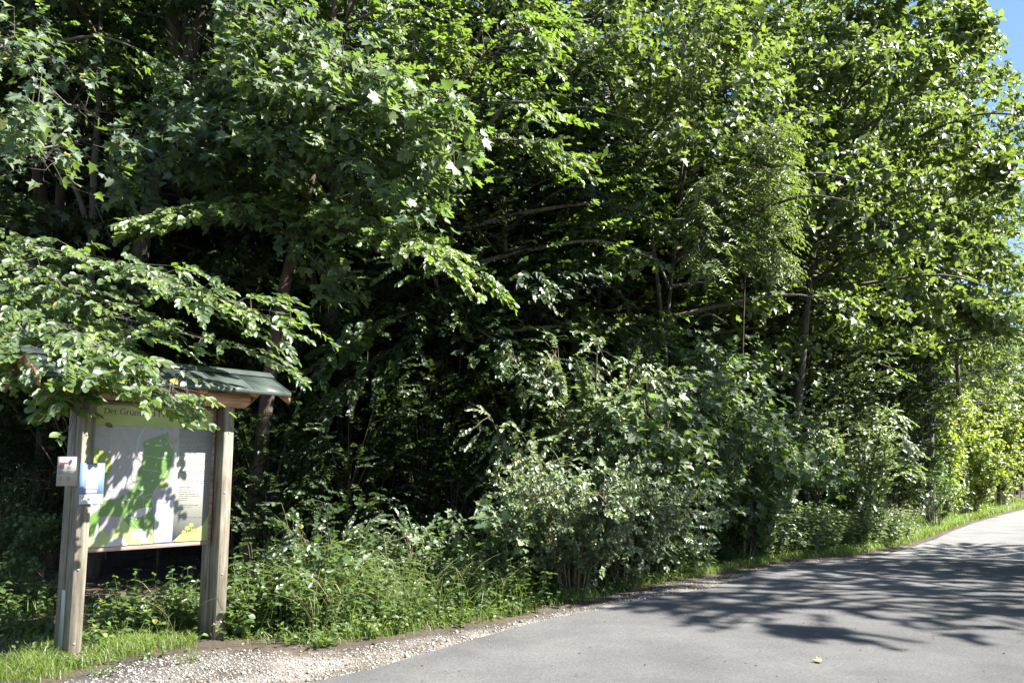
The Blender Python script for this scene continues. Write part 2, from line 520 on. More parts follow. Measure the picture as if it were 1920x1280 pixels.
def inside(q, poly):
    poly = np.asarray(poly); r = np.zeros(len(q), bool)
    j = len(poly) - 1
    for i in range(len(poly)):
        xi, yi = poly[i]; xj, yj = poly[j]
        c = ((yi > q[:, 1]) != (yj > q[:, 1])) & (q[:, 0] < (xj - xi) * (q[:, 1] - yi) / (yj - yi + 1e-12) + xi)
        r ^= c; j = i
    return r
def ground_z(q):
    q = np.atleast_2d(q)
    dd = np.clip((dist_poly(q, FE) - .3) / 3, 0, 1)
    bumpy = .10 * np.sin(q[:, 0] * .9 + 1) * np.cos(q[:, 1] * .7) + .05 * np.sin(q[:, 0] * 2.3 + q[:, 1] * 1.9)
    return dd * (bumpy + .05)

m, t, b = new_mat('forest_soil')
n1 = noise(t, 1.4, 5, .6); n2 = noise(t, 22, 6, .7)
mxv = t.nodes.new('ShaderNodeMath'); mxv.operation = 'MULTIPLY_ADD'; mxv.inputs[1].default_value = .55
t.links.new(n2.outputs['Fac'], mxv.inputs[0]); 
h = t.nodes.new('ShaderNodeMath'); h.operation = 'MULTIPLY'; h.inputs[1].default_value = .45
t.links.new(n1.outputs['Fac'], h.inputs[0]); t.links.new(h.outputs[0], mxv.inputs[2])
r = ramp(t, [(.34, (.018, .013, .009)), (.5, (.045, .032, .021)), (.66, (.10, .075, .05))])
t.links.new(mxv.outputs[0], r.inputs['Fac']); t.links.new(r.outputs['Color'], b.inputs['Base Color'])
b.inputs['Roughness'].default_value = .95
bump(t, b, n2.outputs['Fac'], .7, .03)
M['soil'] = m

xs = np.concatenate([[-600, -200, -100], np.arange(-60, 91, 1.0), [140, 240, 700]])
ys = np.concatenate([[-600, -200, -60], np.arange(-20, 91, 1.0), [140, 240, 900]])
gx, gy = np.meshgrid(xs, ys)
gv = np.stack([gx.ravel(), gy.ravel()], -1)
gz = ground_z(gv)
nx, ny = len(xs), len(ys)
ii = (np.arange(ny - 1)[:, None] * nx + np.arange(nx - 1)[None]).ravel()
quads = np.stack([ii, ii + 1, ii + nx + 1, ii + nx], -1)
ground = link('ground', mesh_from('ground', np.column_stack([gv, gz]), quads.ravel(), np.full(len(quads), 4), M['soil'], smooth=True), kind='structure')

def asphalt(name, base, dark, light, coarse, stone):
    m, t, b = new_mat(name)
    n1 = noise(t, 380, 2, .7); n2 = noise(t, 1.1, 5, .55); n3 = noise(t, 70, 3, .75)
    r = ramp(t, [(.30, dark), (.5, base), (.62, base), (.74, light)])
    t.links.new(n1.outputs['Fac'], r.inputs['Fac'])
    r2 = ramp(t, [(.3, (.70, .70, .71)), (.7, (1.16, 1.15, 1.13))])
    t.links.new(n2.outputs['Fac'], r2.inputs['Fac'])
    r3 = ramp(t, [(.38, (.6, .6, .6)), (.62, (1.35, 1.34, 1.31))])
    t.links.new(n3.outputs['Fac'], r3.inputs['Fac'])
    m1 = t.nodes.new('ShaderNodeMix'); m1.data_type = 'RGBA'; m1.blend_type = 'MULTIPLY'; m1.inputs['Factor'].default_value = 1
    m2 = t.nodes.new('ShaderNodeMix'); m2.data_type = 'RGBA'; m2.blend_type = 'MULTIPLY'; m2.inputs['Factor'].default_value = coarse
    t.links.new(r.outputs['Color'], m1.inputs['A']); t.links.new(r2.outputs['Color'], m1.inputs['B'])
    t.links.new(m1.outputs['Result'], m2.inputs['A']); t.links.new(r3.outputs['Color'], m2.inputs['B'])
    t.links.new(m2.outputs['Result'], b.inputs['Base Color'])
    b.inputs['Roughness'].default_value = .82
    b.inputs['Specular IOR Level'].default_value = .35
    bump(t, b, n1.outputs['Fac'], .5, .004)
    return m
M['new_asphalt'] = asphalt('new_asphalt', (.0635, .0625, .0625), (.028, .028, .0285), (.134, .131, .128), .8, 1)
M['old_asphalt'] = asphalt('old_asphalt', (.105, .102, .098), (.06, .058, .056), (.17, .165, .158), .6, 1)

def jag(pts, step, amp, rng):
    """finer edge with small irregularity"""
    pts = np.asarray(pts, float)
    L = np.linalg.norm(np.diff(pts, axis=0), axis=1).sum()
    n = int(L / step)
    q = poly2(pts, np.linspace(0, 1, n))
    d = np.gradient(q, axis=0); d /= np.linalg.norm(d, axis=1)[:, None]
    nr = np.stack([-d[:, 1], d[:, 0]], -1)
    k = rng.normal(0, 1, n + 8)
    k = np.convolve(k, np.ones(5) / 5, 'same')[4:-4]
    return q + nr * (k * amp)[:, None]
sm_edge = smooth_path([(x, y, 0) for x, y in ASPHALT_EDGE], 8)[:, :2]
new_edge = jag(sm_edge, .10, .022, RNG)
joint = smooth_path([(p[0], p[1], 0) for p in [ASPHALT_EDGE[-1], (8.0, 14.95), tuple(G(1920, 1056)[:2]), (11.2, 13.9)]], 6)[1:, :2]
new_right = np.array([(11.6, 12.6), (10.2, 9.5), (9.6, 5.0), (9.5, -2.0), (9.0, -30.0), (-9.0, -30.0)])
new_poly = np.vstack([new_edge, joint, new_right])
old_left = jag(smooth_path([(x, y, 0) for x, y in OLD_EDGE], 6)[:, :2], .3, .03, RNG)
old_right = np.array([p + np.array([.80, -.60]) * 5.4 for p in poly2(np.array(OLD_EDGE), np.linspace(1, 0, 12))])
old_poly = np.vstack([old_left, old_right, [(11.2, 13.9)], joint[-2::-1]])
def slab(name, poly, z1, z0, mat):
    B = MB(); B.prism([tuple(p) for p in poly], 'z', z0, z1)
    return B.build(name, mat, kind='structure')
from mathutils.geometry import tessellate_polygon
def slab_tess(name, poly, z1, z0, mat):
    n = len(poly)
    tris = tessellate_polygon([[Vector((p[0], p[1], 0)) for p in poly]])
    B = MB()
    vs = [(p[0], p[1], z1) for p in poly] + [(p[0], p[1], z0) for p in poly]
    fs = []
    for a, b_, c in tris:
        pa, pb, pc = poly[a], poly[b_], poly[c]
        cr_ = (pb[0] - pa[0]) * (pc[1] - pa[1]) - (pb[1] - pa[1]) * (pc[0] - pa[0])
        fs.append((a, b_, c) if cr_ > 0 else (a, c, b_))
    fs += [(i, n + i, n + (i + 1) % n, (i + 1) % n) for i in range(n)]
    B.add(vs, fs)
    return B.build(name, mat, kind='structure')
road = slab_tess('road', new_poly, .022, .001, M['new_asphalt'])
old_road = slab_tess('old_road', old_poly, .012, .001, M['old_asphalt'])

# crushed limestone shoulder: a pale bed with real stones on it
m, t, b = new_mat('gravel_bed')
n1 = noise(t, 60, 6, .75); n2 = noise(t, 2.0, 3, .5)
r = ramp(t, [(.32, (.06, .05, .04)), (.5, (.145, .13, .11)), (.68, (.25, .238, .215))])
t.links.new(n1.outputs['Fac'], r.inputs['Fac'])
r2 = ramp(t, [(.40, (.42, .34, .26)), (.58, (1, 1, 1))]); t.links.new(n2.outputs['Fac'], r2.inputs['Fac'])
m1 = t.nodes.new('ShaderNodeMix'); m1.data_type = 'RGBA'; m1.blend_type = 'MULTIPLY'; m1.inputs['Factor'].default_value = 1
t.links.new(r.outputs['Color'], m1.inputs['A']); t.links.new(r2.outputs['Color'], m1.inputs['B'])
t.links.new(m1.outputs['Result'], b.inputs['Base Color'])
b.inputs['Roughness'].default_value = .9
bump(t, b, n1.outputs['Fac'], .9, .02)
M['gravel_bed'] = m
ge_near = GE[:17]
bed = np.vstack([jag(ge_near, .12, .07, RNG)[::-1], new_edge + np.array([.05, -.04])])
slab_tess('gravel_shoulder', bed, .006, -.01, M['gravel_bed'])
m, t, b = new_mat('limestone_chip')
at = t.nodes.new('ShaderNodeAttribute'); at.attribute_name = 'tint'
r = ramp(t, [(0, (.06, .05, .04)), (.3, (.16, .148, .128)), (.75, (.27, .258, .235)), (1, (.40, .39, .365))])
t.links.new(at.outputs['Fac'], r.inputs['Fac']); t.links.new(r.outputs['Color'], b.inputs['Base Color'])
b.inputs['Roughness'].default_value = .85
M['chip'] = m
def stones(name, q, size, z, rng, tint=None):
    n = len(q)
    base = np.array([(1, 0, 0), (0, 1, 0), (-1, 0, 0), (0, -1, 0), (0, 0, 1), (0, 0, -1)], float)
    v = base[None] * (1 + rng.uniform(-.35, .35, (n, 6, 1))) + rng.uniform(-.25, .25, (n, 6, 3))
    v *= (np.array([1, .8, .6]) * rng.uniform(.75, 1.25, (n, 3)))[:, None, :]
    a = rng.uniform(0, 6.28, n); c, s = np.cos(a), np.sin(a)
    x = v[..., 0] * c[:, None] - v[..., 1] * s[:, None]; y = v[..., 0] * s[:, None] + v[..., 1] * c[:, None]
    v = np.stack([x, y, v[..., 2]], -1) * size[:, None, None]
    v[..., 0] += q[:, 0, None]; v[..., 1] += q[:, 1, None]; v[..., 2] += (z + size * .28)[:, None]
    f = np.array([(0, 1, 4), (1, 2, 4), (2, 3, 4), (3, 0, 4), (1, 0, 5), (2, 1, 5), (3, 2, 5), (0, 3, 5)])
    L = (f.ravel()[None] + (np.arange(n) * 6)[:, None]).ravel()
    tt = rng.uniform(0, 1, n) if tint is None else tint
    return link(name, mesh_from(name, v.reshape(-1, 3), L, np.full(n * 8, 3), M['chip'], tint=np.repeat(tt, 8)), kind='stuff')
q = np.stack([RNG.uniform(-7, 7, 400000), RNG.uniform(3, 16, 400000)], -1)
q = q[inside(q, bed)]
keep = RNG.uniform(0, 1, len(q)) < np.clip(1.5 - (q[:, 1] - 6) / 7, .15, 1) * np.clip(.35 - dist_poly(q, ge_near) * 2.2, .25, 1)
q = q[keep][:32000]
sz = np.exp(RNG.normal(math.log(.0064), .45, len(q)))
stones('gravel', q, sz, np.full(len(q), .005), RNG)
# stray chips on the asphalt edge and small grit on the road
q = np.stack([RNG.uniform(-3, 9, 900), RNG.uniform(5.5, 15, 900)], -1)
dd = -dist_poly(q, new_edge)
q = q[inside(q, new_poly) & (RNG.uniform(0, 1, 900) < np.where(dd < .3, 1.0, .3))]
stones('road_grit', q, RNG.uniform(.004, .011, len(q)), np.full(len(q), .022), RNG, RNG.uniform(0, .5, len(q)))

# ------------------------------------------------------------------ the information board under its little roof
SX, SY, SAZ, HALF, PW, DEP = -3.308, 7.317, rad(42.0), .658, .108, .36
board = empty('information_board', (SX, SY, 0), rad(90) - SAZ)
tag(board, 'wooden trail information board with printed forest map under a small gabled roof', 'information board')
BOW = []
for s in (-1, 1):
    post = empty('post', (0, 0, 0)); post.parent = board
    for y0, y1, dz in ((0, .162, 0), (.196, DEP, -.004)):
        B = MB(); B.box(s * HALF - PW / 2 + (0 if y0 == 0 else .003), s * HALF + PW / 2 - (0 if y0 == 0 else .003), y0, y1, -.12, 2.276 + dz, .006)
        B.build('post_timber', M['post'], post)
    for z in (.16, .62, 1.42, 2.02) if s > 0 else (.16, .78, 1.36, 1.95):
        x = s * HALF + random.uniform(-.02, .02)
        B = MB(); B.tube([(x, -.0045, z), (x, .004, z)], [.009, .011], 8)
        B.build('screw', M['steel'], post)
B = MB(); B.box(-HALF - PW / 2 - .007, -HALF - PW / 2 - .001, .125, .215, -.05, .60, .001)
B.build('steel_strap', M['steel'], board)
for y0, y1 in ((-.03, .085), (.245, .37)):
    B = MB()
    z0, z1, xe = 2.278, 2.418, .862
    B.prism([(-xe, z0 + .05), (-xe + .055, z0), (xe - .055, z0), (xe, z0 + .05), (xe, z1), (-xe, z1)], 'y', y0, y1)
    B.build('crossbeam', M['beam'], board)
# roof: sheet metal on boards, rafters, bargeboards
roof = empty('roof'); roof.parent = board
YR, ZR, YE, ZE, XE = .18, 2.655, -.26, 2.438, 1.15
sl_ = (ZR - ZE) / (YR - YE)
for sgn in (1, -1):
    def yy(y): return y if sgn > 0 else 2 * YR - y
    B = MB()      # metal sheet with shallow standing ribs
    xsr = np.linspace(-XE - .03, XE + .03, 7)
    for a, b_ in zip(xsr[:-1], xsr[1:]):
        B.prism([(yy(YE - .02), ZE - .02 * sl_ + .012), (yy(YR), ZR + .012), (yy(YR), ZR + .015), (yy(YE - .02), ZE - .02 * sl_ + .015)], 'x', a, b_)
        B.prism([(yy(YE - .02), ZE - .02 * sl_ + .0155), (yy(YR), ZR + .0155), (yy(YR), ZR + .022), (yy(YE - .02), ZE - .02 * sl_ + .022)], 'x', b_ - .010, b_)
    B.prism([(yy(YE - .024), ZE - .034), (yy(YE - .0205), ZE - .034), (yy(YE - .0205), ZE + .006), (yy(YE - .024), ZE + .006)], 'x', -XE - .03, XE + .03)
    B.build('roof_sheet', M['sheet'], roof)
    for k in range(4):   # deck boards
        y0 = YE + (YR - YE) * k / 4 + .004; y1 = YE + (YR - YE) * (k + 1) / 4 - .004
        z0 = ZE + (y0 - YE) * sl_; z1 = ZE + (y1 - YE) * sl_
        B = MB(); B.prism([(yy(y0), z0 - .012), (yy(y1), z1 - .012), (yy(y1), z1 + .008), (yy(y0), z0 + .008)], 'x', -XE, XE)
        B.build('roof_board', M['beam'], roof)
    for x in (-.80, -.27, .27, .80):
        B = MB(); B.prism([(yy(YE + .03), ZE + .03 * sl_ - .016), (yy(YR - .01), ZR - .01 * sl_ - .016), (yy(YR - .01), ZR - .10), (yy(YE + .03), ZE - .06)], 'x', x - .03, x + .03)
        B.build('rafter', M['rafter'], roof)
    for s in (-1, 1):
        B = MB(); x0 = s * (XE + .002); x1 = s * (XE + .026)
        B.prism([(yy(YE - .015), ZE + .004), (yy(YR - .003), ZR + .004), (yy(YR - .003), ZR - .115), (yy(YE - .015), ZE - .112)], 'x', min(x0, x1), max(x0, x1))
        B.build('bargeboard', M['rafter'], roof)
B = MB(); B.prism([(YR - .09, ZR - .02), (YR, ZR + .034), (YR + .09, ZR - .02), (YR + .09, ZR - .012), (YR, ZR + .044), (YR - .09, ZR - .012)], 'x', -XE - .05, XE + .05)
B.build('ridge_cap', M['sheet'], roof)
# frame and map panel
XI = HALF - PW / 2
fr = empty('frame'); fr.parent = board
for x0, x1, z0, z1 in ((-XI + .001, XI - .001, .905, .957), (-XI + .001, XI - .001, 2.232, 2.277), (-XI + .001, -XI + .046, .958, 2.231), (XI - .048, XI - .001, .958, 2.231)):
    B = MB(); B.box(x0, x1, (.166), .192, z0, z1, .003)
    B.build('frame_rail', M['frame'], fr)
panel = MB(); PX, PZ0, PZ1, PY = XI - .040, .950, 2.243, .160
panel.box(-PX, PX, PY, PY + .008, PZ0, PZ1)
M['cream'] = flat_mat('cream_print', (0.290, 0.290, 0.259), .35, .03, 3)
panel = panel.build('map_panel', M['cream'], board)

# prints: outlines given on a photo crop of the panel, turned into panel coordinates
CORN = np.array([(315, 303), (1027, 343), (992, 1131), (272, 1167)], float)   # TL TR BR BL
def puv(px):
    s, tt = .5, .5
    px = np.asarray(px, float)
    for _ in range(20):
        a = CORN[0] * (1 - s) * (1 - tt) + CORN[1] * s * (1 - tt) + CORN[2] * s * tt + CORN[3] * (1 - s) * tt - px
        ds = (CORN[1] - CORN[0]) * (1 - tt) + (CORN[2] - CORN[3]) * tt
        dt = (CORN[3] - CORN[0]) * (1 - s) + (CORN[2] - CORN[1]) * s
        k = np.linalg.solve(np.array([ds, dt]).T, -a); s += k[0]; tt += k[1]
    s, tt = min(max(s, 0), 1), min(max(tt, 0), 1)
    return (-PX + 2 * PX * s, PZ1 + (PZ0 - PZ1) * tt)
_pl = [0]
def print_sheet(name, polys, mat, level, parent=panel, raw=False, y0=None):
    B = MB(); y = (PY if y0 is None else y0) - .0007 * level
    for pl in polys:
        pts = [p if raw else puv(p) for p in pl]
        tris = tessellate_polygon([[Vector((p[0], p[1], 0)) for p in pts]])
        vs = [(p[0], y, p[1]) for p in pts]
        fs = []
        for a, b_, c in tris:
            pa, pb, pc = pts[a], pts[b_], pts[c]
            z = (pb[0] - pa[0]) * (pc[1] - pa[1]) - (pb[1] - pa[1]) * (pc[0] - pa[0])
            fs.append((a, b_, c) if z > 0 else (a, c, b_))
        B.add(vs, fs)
    return B.build(name, mat, parent, kind='stuff' if len(polys) > 6 else None)
_ps = print_sheet
def print_sheet(name, polys, mat, level, **kw):
    if 1 < len(polys) <= 6: return [_ps(name, [q], mat, level, **kw) for q in polys][0]
    return _ps(name, polys, mat, level, **kw)
def rnd(pts, n=4):
    return [tuple(p[:2]) for p in smooth_path([(x, y, 0) for x, y in pts + pts[:1]], n)[:-1]]
# header band: green with soft yellow washes
m, t, b = new_mat('header_print')
n1 = noise(t, 2.6, 2, .4)
r = ramp(t, [(.40, (.20, .26, .035)), (.55, (.26, .29, .06)), (.68, (.40, .36, .16))])
t.links.new(n1.outputs['Fac'], r.inputs['Fac']); t.links.new(r.outputs['Color'], b.inputs['Base Color'])
b.inputs['Roughness'].default_value = .35
M['header'] = m
M['city'] = flat_mat('map_town_print', (0.223, 0.212, 0.223), .35, .08, 40)
M['forest_p'] = flat_mat('map_forest_print', (0.085, 0.163, 0.034), .35, .07, 14)
M['forest_p2'] = flat_mat('map_wood_print', (0.104, 0.186, 0.044), .35, .07, 14)
M['lime_p'] = flat_mat('map_meadow_print', (.165, .195, .04), .35, .08, 14)
M['lime_p2'] = flat_mat('map_field_print', (0.259, 0.311, 0.104), .35, .08, 14)
M['white_p'] = flat_mat('white_print', (0.342, 0.342, 0.337), .35, .03, 8)
M['ink'] = flat_mat('dark_ink', (.03, .035, .03), .4, .1, 8)
M['ink_grey'] = flat_mat('grey_ink', (.085, .085, .08), .4, .15, 30)
M['line_p'] = flat_mat('pale_line_print', (.30, .38, .30), .35, .1, 20)
M['blue_p'] = flat_mat('blue_print', (.12, .14, .40), .4, .1, 20)
M['water_p'] = flat_mat('map_water_print', (0.233, 0.321, 0.321), .35, .06, 20)
M['trees_p'] = flat_mat('tree_print', (.22, .30, .05), .4, .2, 20)
print_sheet('header_band', [[(315, 303), (1027, 343), (1020, 456), (310, 432)]], M['header'], 1)
print_sheet('map_ground', [[(318, 435), (803, 448), (764, 1142), (272, 1166)]], M['city'], 1)
print_sheet('meadow_area', [[(306, 565), (345, 575), (392, 600), (410, 690), (385, 760), (352, 870), (345, 905), (292, 890), (288, 760)],
                            [(640, 790), (690, 770), (742, 785), (738, 806), (700, 818), (655, 812)],
                            [(745, 520), (790, 515), (785, 540), (750, 548)]], M['lime_p'], 2)
print_sheet('field_area', [[(282, 1163), (300, 1105), (345, 1095), (350, 1040), (470, 1010), (500, 960), (640, 1000), (655, 1145)],
                           [(765, 1139), (820, 1092), (880, 1082), (960, 1040), (997, 980), (992, 1131)]], M['lime_p2'], 2)
print_sheet('forest_area', [rnd([(735, 473), (665, 503), (600, 524), (585, 560), (592, 600), (572, 690), (545, 740), (540, 800), (450, 872), (352, 893), (345, 935), (285, 985), (272, 1050), (300, 1105), (345, 1050), (350, 988), (440, 984), (478, 1005), (520, 1050), (600, 1062), (650, 1030), (645, 930), (640, 850), (700, 770), (742, 745), (768, 600), (745, 560)], 3)], M['forest_p'], 3)
print_sheet('town_patch', [rnd([(345, 990), (440, 986), (436, 1050), (408, 1075), (384, 1098), (362, 1060)])], M['city'], 4)
print_sheet('clearing', [rnd([(522, 965), (560, 940), (636, 932), (620, 960), (560, 992)]), rnd([(515, 1100), (530, 1075), (580, 1058), (578, 1090), (540, 1125)]),
                         rnd([(565, 1125), (580, 1085), (602, 1072), (626, 1090), (625, 1125), (590, 1150)]), [(370, 1162), (400, 1118), (440, 1098), (485, 1118), (498, 1155)]], M['white_p'], 4)
print_sheet('river_line', [[(590, 440), (600, 440), (560, 520), (548, 600), (540, 600), (552, 515)], [(330, 1020), (340, 1040), (318, 1120), (306, 1160), (300, 1160), (312, 1110)]], M['water_p'], 4)
road_l = []
for a, b_, wd in (((400, 440), (402, 640), 2), ((345, 480), (390, 490), 2), ((450, 450), (520, 640), 2), ((700, 450), (790, 640), 2), ((560, 560), (430, 880), 3), ((745, 690), (660, 830), 3),
                  ((575, 700), (700, 720), 2), ((590, 620), (745, 640), 2), ((500, 900), (640, 850), 2), ((480, 960), (560, 1060), 2), ((580, 800), (600, 1060), 2), ((350, 900), (285, 985), 3), ((520, 830), (640, 900), 2)):
    a, b_ = np.array(a, float), np.array(b_, float); nn = np.array([-(b_ - a)[1], (b_ - a)[0]]); nn /= np.linalg.norm(nn)
    road_l.append([tuple(a - nn * wd / 2), tuple(b_ - nn * wd / 2), tuple(b_ + nn * wd / 2), tuple(a + nn * wd / 2)])
print_sheet('map_roads', road_l, M['line_p'], 5)
streets = []
for _ in range(90):
    cx_, cy_ = RNG.uniform(318, 790), RNG.uniform(445, 1140); a = RNG.choice([0.05, 1.62, .8]) + RNG.normal(0, .12); L = RNG.uniform(10, 45)
    if inside(np.array([[cx_, cy_]]), [(318, 435), (803, 448), (764, 1142), (280, 1160)])[0]:
        dx_, dy_ = math.cos(a) * L, math.sin(a) * L; nx_, ny_ = -math.sin(a) * .9, math.cos(a) * .9
        streets.append([(cx_ - dx_ - nx_, cy_ - dy_ - ny_), (cx_ + dx_ - nx_, cy_ + dy_ - ny_), (cx_ + dx_ + nx_, cy_ + dy_ + ny_), (cx_ - dx_ + nx_, cy_ - dy_ + ny_)])
M['street_p'] = flat_mat('map_street_print', (.20, .21, .23), .4, .1, 20)
print_sheet('map_streets', streets, M['street_p'], 4.5)
dots = []
for cx_, cy_, rr in ((608, 546, 7), (686, 528, 6), (718, 604, 10), (572, 604, 5), (724, 546, 6), (480, 994, 6), (518, 992, 6), (410, 880, 6), (470, 900, 7), (640, 770, 6), (548, 1000, 5), (696, 766, 5)):
    dots.append([(cx_ + rr * math.cos(k * math.pi / 4), cy_ + rr * math.sin(k * math.pi / 4)) for k in range(8)])
for x0, x1, y in ((655, 697, 556), (672, 706, 634), (560, 596, 824), (470, 512, 884)):
    dots.append([(x0, y - 4), (x1, y - 4), (x1, y + 4), (x0, y + 4)])
print_sheet('map_markers', dots, M['white_p'], 6)
print_sheet('parking_symbol', [[(690, 449), (704, 449), (704, 463), (690, 463)]], M['blue_p'], 5)
print_sheet('legend_border', [[(659, 883), (775, 886), (763, 1139), (648, 1144)]], M['blue_p'], 5)
print_sheet('legend_box', [[(662, 887), (772, 889), (760, 1136), (652, 1141)]], M['white_p'], 6)
def bars(rows, skew, hh, rng, word=22):
    out = []
    for x0, x1, y in rows:
        x = x0
        while x < x1 - 4:
            wl = min(x1 - x, rng.uniform(.4, 1.5) * word)
            out.append([(x, y + (x - x0) * skew - hh), (x + wl, y + (x + wl - x0) * skew - hh), (x + wl, y + (x + wl - x0) * skew + hh), (x, y + (x - x0) * skew + hh)])
            x += wl + 5
    return out
rws = [(700, 735, 922), (690, 705, 940), (668, 712, 952), (668, 730, 966), (685, 748, 982), (685, 712, 996), (685, 735, 1010), (683, 706, 1022), (683, 735, 1036), (682, 720, 1050), (662, 690, 1064), (678, 740, 1078), (678, 738, 1088), (678, 735, 1098), (676, 705, 1112), (662, 745, 1130)]
print_sheet('legend_text', bars(rws, 0, 1.8, RNG, 26), M['ink_grey'], 7)
print_sheet('legend_symbols', [[(664, 978), (676, 978), (676, 986), (664, 986)]] + [[(664, y), (674, y), (673, y + 9), (663, y + 9)] for y in (1003, 1018, 1030, 1044)], M['trees_p'], 7)
rows = []
for y in (470, 487):
    rows.append((815, 885 if y == 470 else 940, y))
for y, x1 in ((505, 1003), (520, 985), (533, 985), (543, 920), (565, 945), (577, 955), (590, 940), (602, 925), (614, 880), (645, 1000), (655, 985), (667, 975), (680, 862), (710, 980), (722, 975), (771, 985), (782, 985), (809, 895), (819, 885), (830, 925), (841, 900), (852, 945), (863, 945), (876, 880), (888, 870)):
    rows.append((812 - (y - 470) * .022, x1 - (y - 470) * .03, y))
for y, x1 in ((918, 940), (930, 900), (943, 850), (978, 850), (992, 975)):
    rows.append((793, x1 - 10, y))
print_sheet('text_lines', bars(rows, .02, 1.6, RNG, 30), M['ink_grey'], 2)
print_sheet('panel_emblem', [[(926 + 14 * math.cos(a), 423 + 16 * math.sin(a)) for a in np.linspace(0, 6.28, 17)[:-1]]], M['ink'], 2)
print_sheet('panel_emblem_leaf', [rnd([(918, 430), (924, 414), (936, 412), (930, 426)])], M['lime_p'], 3)
print_sheet('emblem_lines', bars([(948, 1000, 416), (948, 1000, 426), (948, 1000, 436)], .03, 1.3, RNG, 40), M['trees_p'], 2)
tr_ = []
for x, h, rr in ((838, 40, 14), (860, 62, 16), (884, 80, 15), (905, 46, 15), (872, 34, 9)):
    yb = 1122 - (x - 838) * .05
    tr_.append([(x - 2, yb), (x + 2, yb), (x + 2, yb - h), (x - 2, yb - h)])
    tr_.append([(x + rr * math.cos(a) * (1 + .25 * math.sin(5 * a)), yb - h + rr * .8 * math.sin(a)) for a in np.linspace(0, 6.28, 15)[:-1]])
print_sheet('tree_picture', tr_[::2] + tr_[1::2], M['trees_p'], 3)
for (u_, v_) in ((1012, 357), (972, 1110), (326, 318), (283, 1152)):
    x, z = puv((u_, v_)); B = MB(); B.tube([(x, PY - .007, z), (x, PY, z)], [.006, .009], 8); B.build('screw', M['steel'], panel)

# serif lettering drawn stroke by stroke with a broad nib
def arc(cx_, cy_, rx, ry, a0, a1, n=14): return [(cx_ + rx * math.cos(rad(a)), cy_ + ry * math.sin(rad(a))) for a in np.linspace(a0, a1, n)]
def serif(x, y, wd=.13): return [(x - wd, y), (x + wd, y)]
GL = {
 'D': (.74, [[(.12, 0), (.12, .7)], [(.12, .7)] + arc(.24, .35, .42, .35, 90, -90) + [(.12, 0)], serif(.1, 0), serif(.1, .7)]),
 'e': (.50, [arc(.25, .24, .2, .24, 0, 310), [(.05, .25), (.45, .25)]]),
 'r': (.40, [[(.12, 0), (.12, .46)], [(.12, .34)] + arc(.26, .34, .12, .12, 150, 50, 6), serif(.12, 0), serif(.08, .46, .07)]),
 'G': (.74, [arc(.38, .35, .32, .36, 50, 320, 20), [(.62, .05), (.62, .32)], serif(.62, .32, .1)]),
 'ü': (.58, [[(.12, .46), (.12, .14)] + arc(.27, .14, .15, .14, 180, 340, 8), [(.45, .46), (.45, 0)], serif(.08, .46, .07), serif(.48, 0, .07), serif(.18, .62, .045), serif(.38, .62, .045), serif(.18, .65, .045), serif(.38, .65, .045)]),
 'n': (.60, [[(.12, 0), (.12, .46)], [(.12, .32)] + arc(.28, .32, .17, .15, 160, 0, 8) + [(.45, 0)], serif(.12, 0, .1), serif(.45, 0, .1), serif(.08, .46, .06)]),
 'w': (.78, [[(.06, .46), (.22, 0)], [(.22, 0), (.38, .46)], [(.38, .46), (.55, 0)], [(.55, 0), (.71, .46)], serif(.06, .46, .09), serif(.71, .46, .09)]),
 'a': (.48, [arc(.23, .34, .14, .13, 160, 0, 8) + [(.37, 0)], arc(.22, .13, .15, .13, 60, 340, 12), serif(.4, 0, .06)]),
 'l': (.28, [[(.13, 0), (.13, .74)], serif(.13, 0, .1), serif(.09, .74, .06)]),
 'd': (.56, [[(.44, 0), (.44, .74)], arc(.25, .24, .2, .24, 30, 330, 16), serif(.47, 0, .06), serif(.4, .74, .06)]),
 '-': (.34, [[(.05, .24), (.27, .24)], [(.05, .26), (.27, .26)]]),
 'P': (.60, [[(.12, 0), (.12, .7)], [(.12, .7)] + arc(.28, .52, .22, .18, 90, -90, 10) + [(.12, .34)], serif(.12, 0), serif(.09, .7, .1)]),
 'c': (.46, [arc(.25, .24, .2, .24, 45, 315, 16)]),
 'h': (.60, [[(.12, 0), (.12, .74)], [(.12, .32)] + arc(.28, .32, .17, .15, 160, 0, 8) + [(.45, 0)], serif(.12, 0, .1), serif(.45, 0, .1), serif(.08, .74, .06)]),
 'F': (.56, [[(.12, 0), (.12, .7)], [(.1, .7), (.5, .7)], [(.12, .37), (.38, .37)], [(.5, .7), (.5, .58)], serif(.12, 0)]),
 'o': (.52, [arc(.26, .24, .21, .24, 0, 360, 20)]),
 's': (.40, [arc(.2, .36, .13, .11, 40, 240, 10) + arc(.2, .12, .14, .12, 80, -140, 10)]),
 't': (.34, [[(.14, .6), (.14, .1)] + arc(.22, .1, .08, .09, 180, 330, 6), serif(.15, .46, .13)]),
 'W': (.9, [[(.05, .7), (.25, 0)], [(.25, 0), (.45, .7)], [(.45, .7), (.65, 0)], [(.65, 0), (.85, .7)]]),
 'L': (.56, [[(.12, 0), (.12, .7)], [(.1, 0), (.5, 0)], [(.5, 0), (.5, .12)], serif(.12, .7)]),
 'g': (.52, [arc(.24, .28, .17, .18, 0, 360, 14), [(.42, .44), (.42, -.05)] + arc(.25, -.05, .17, .14, 0, -150, 8)]),
 ' ': (.26, []),
}
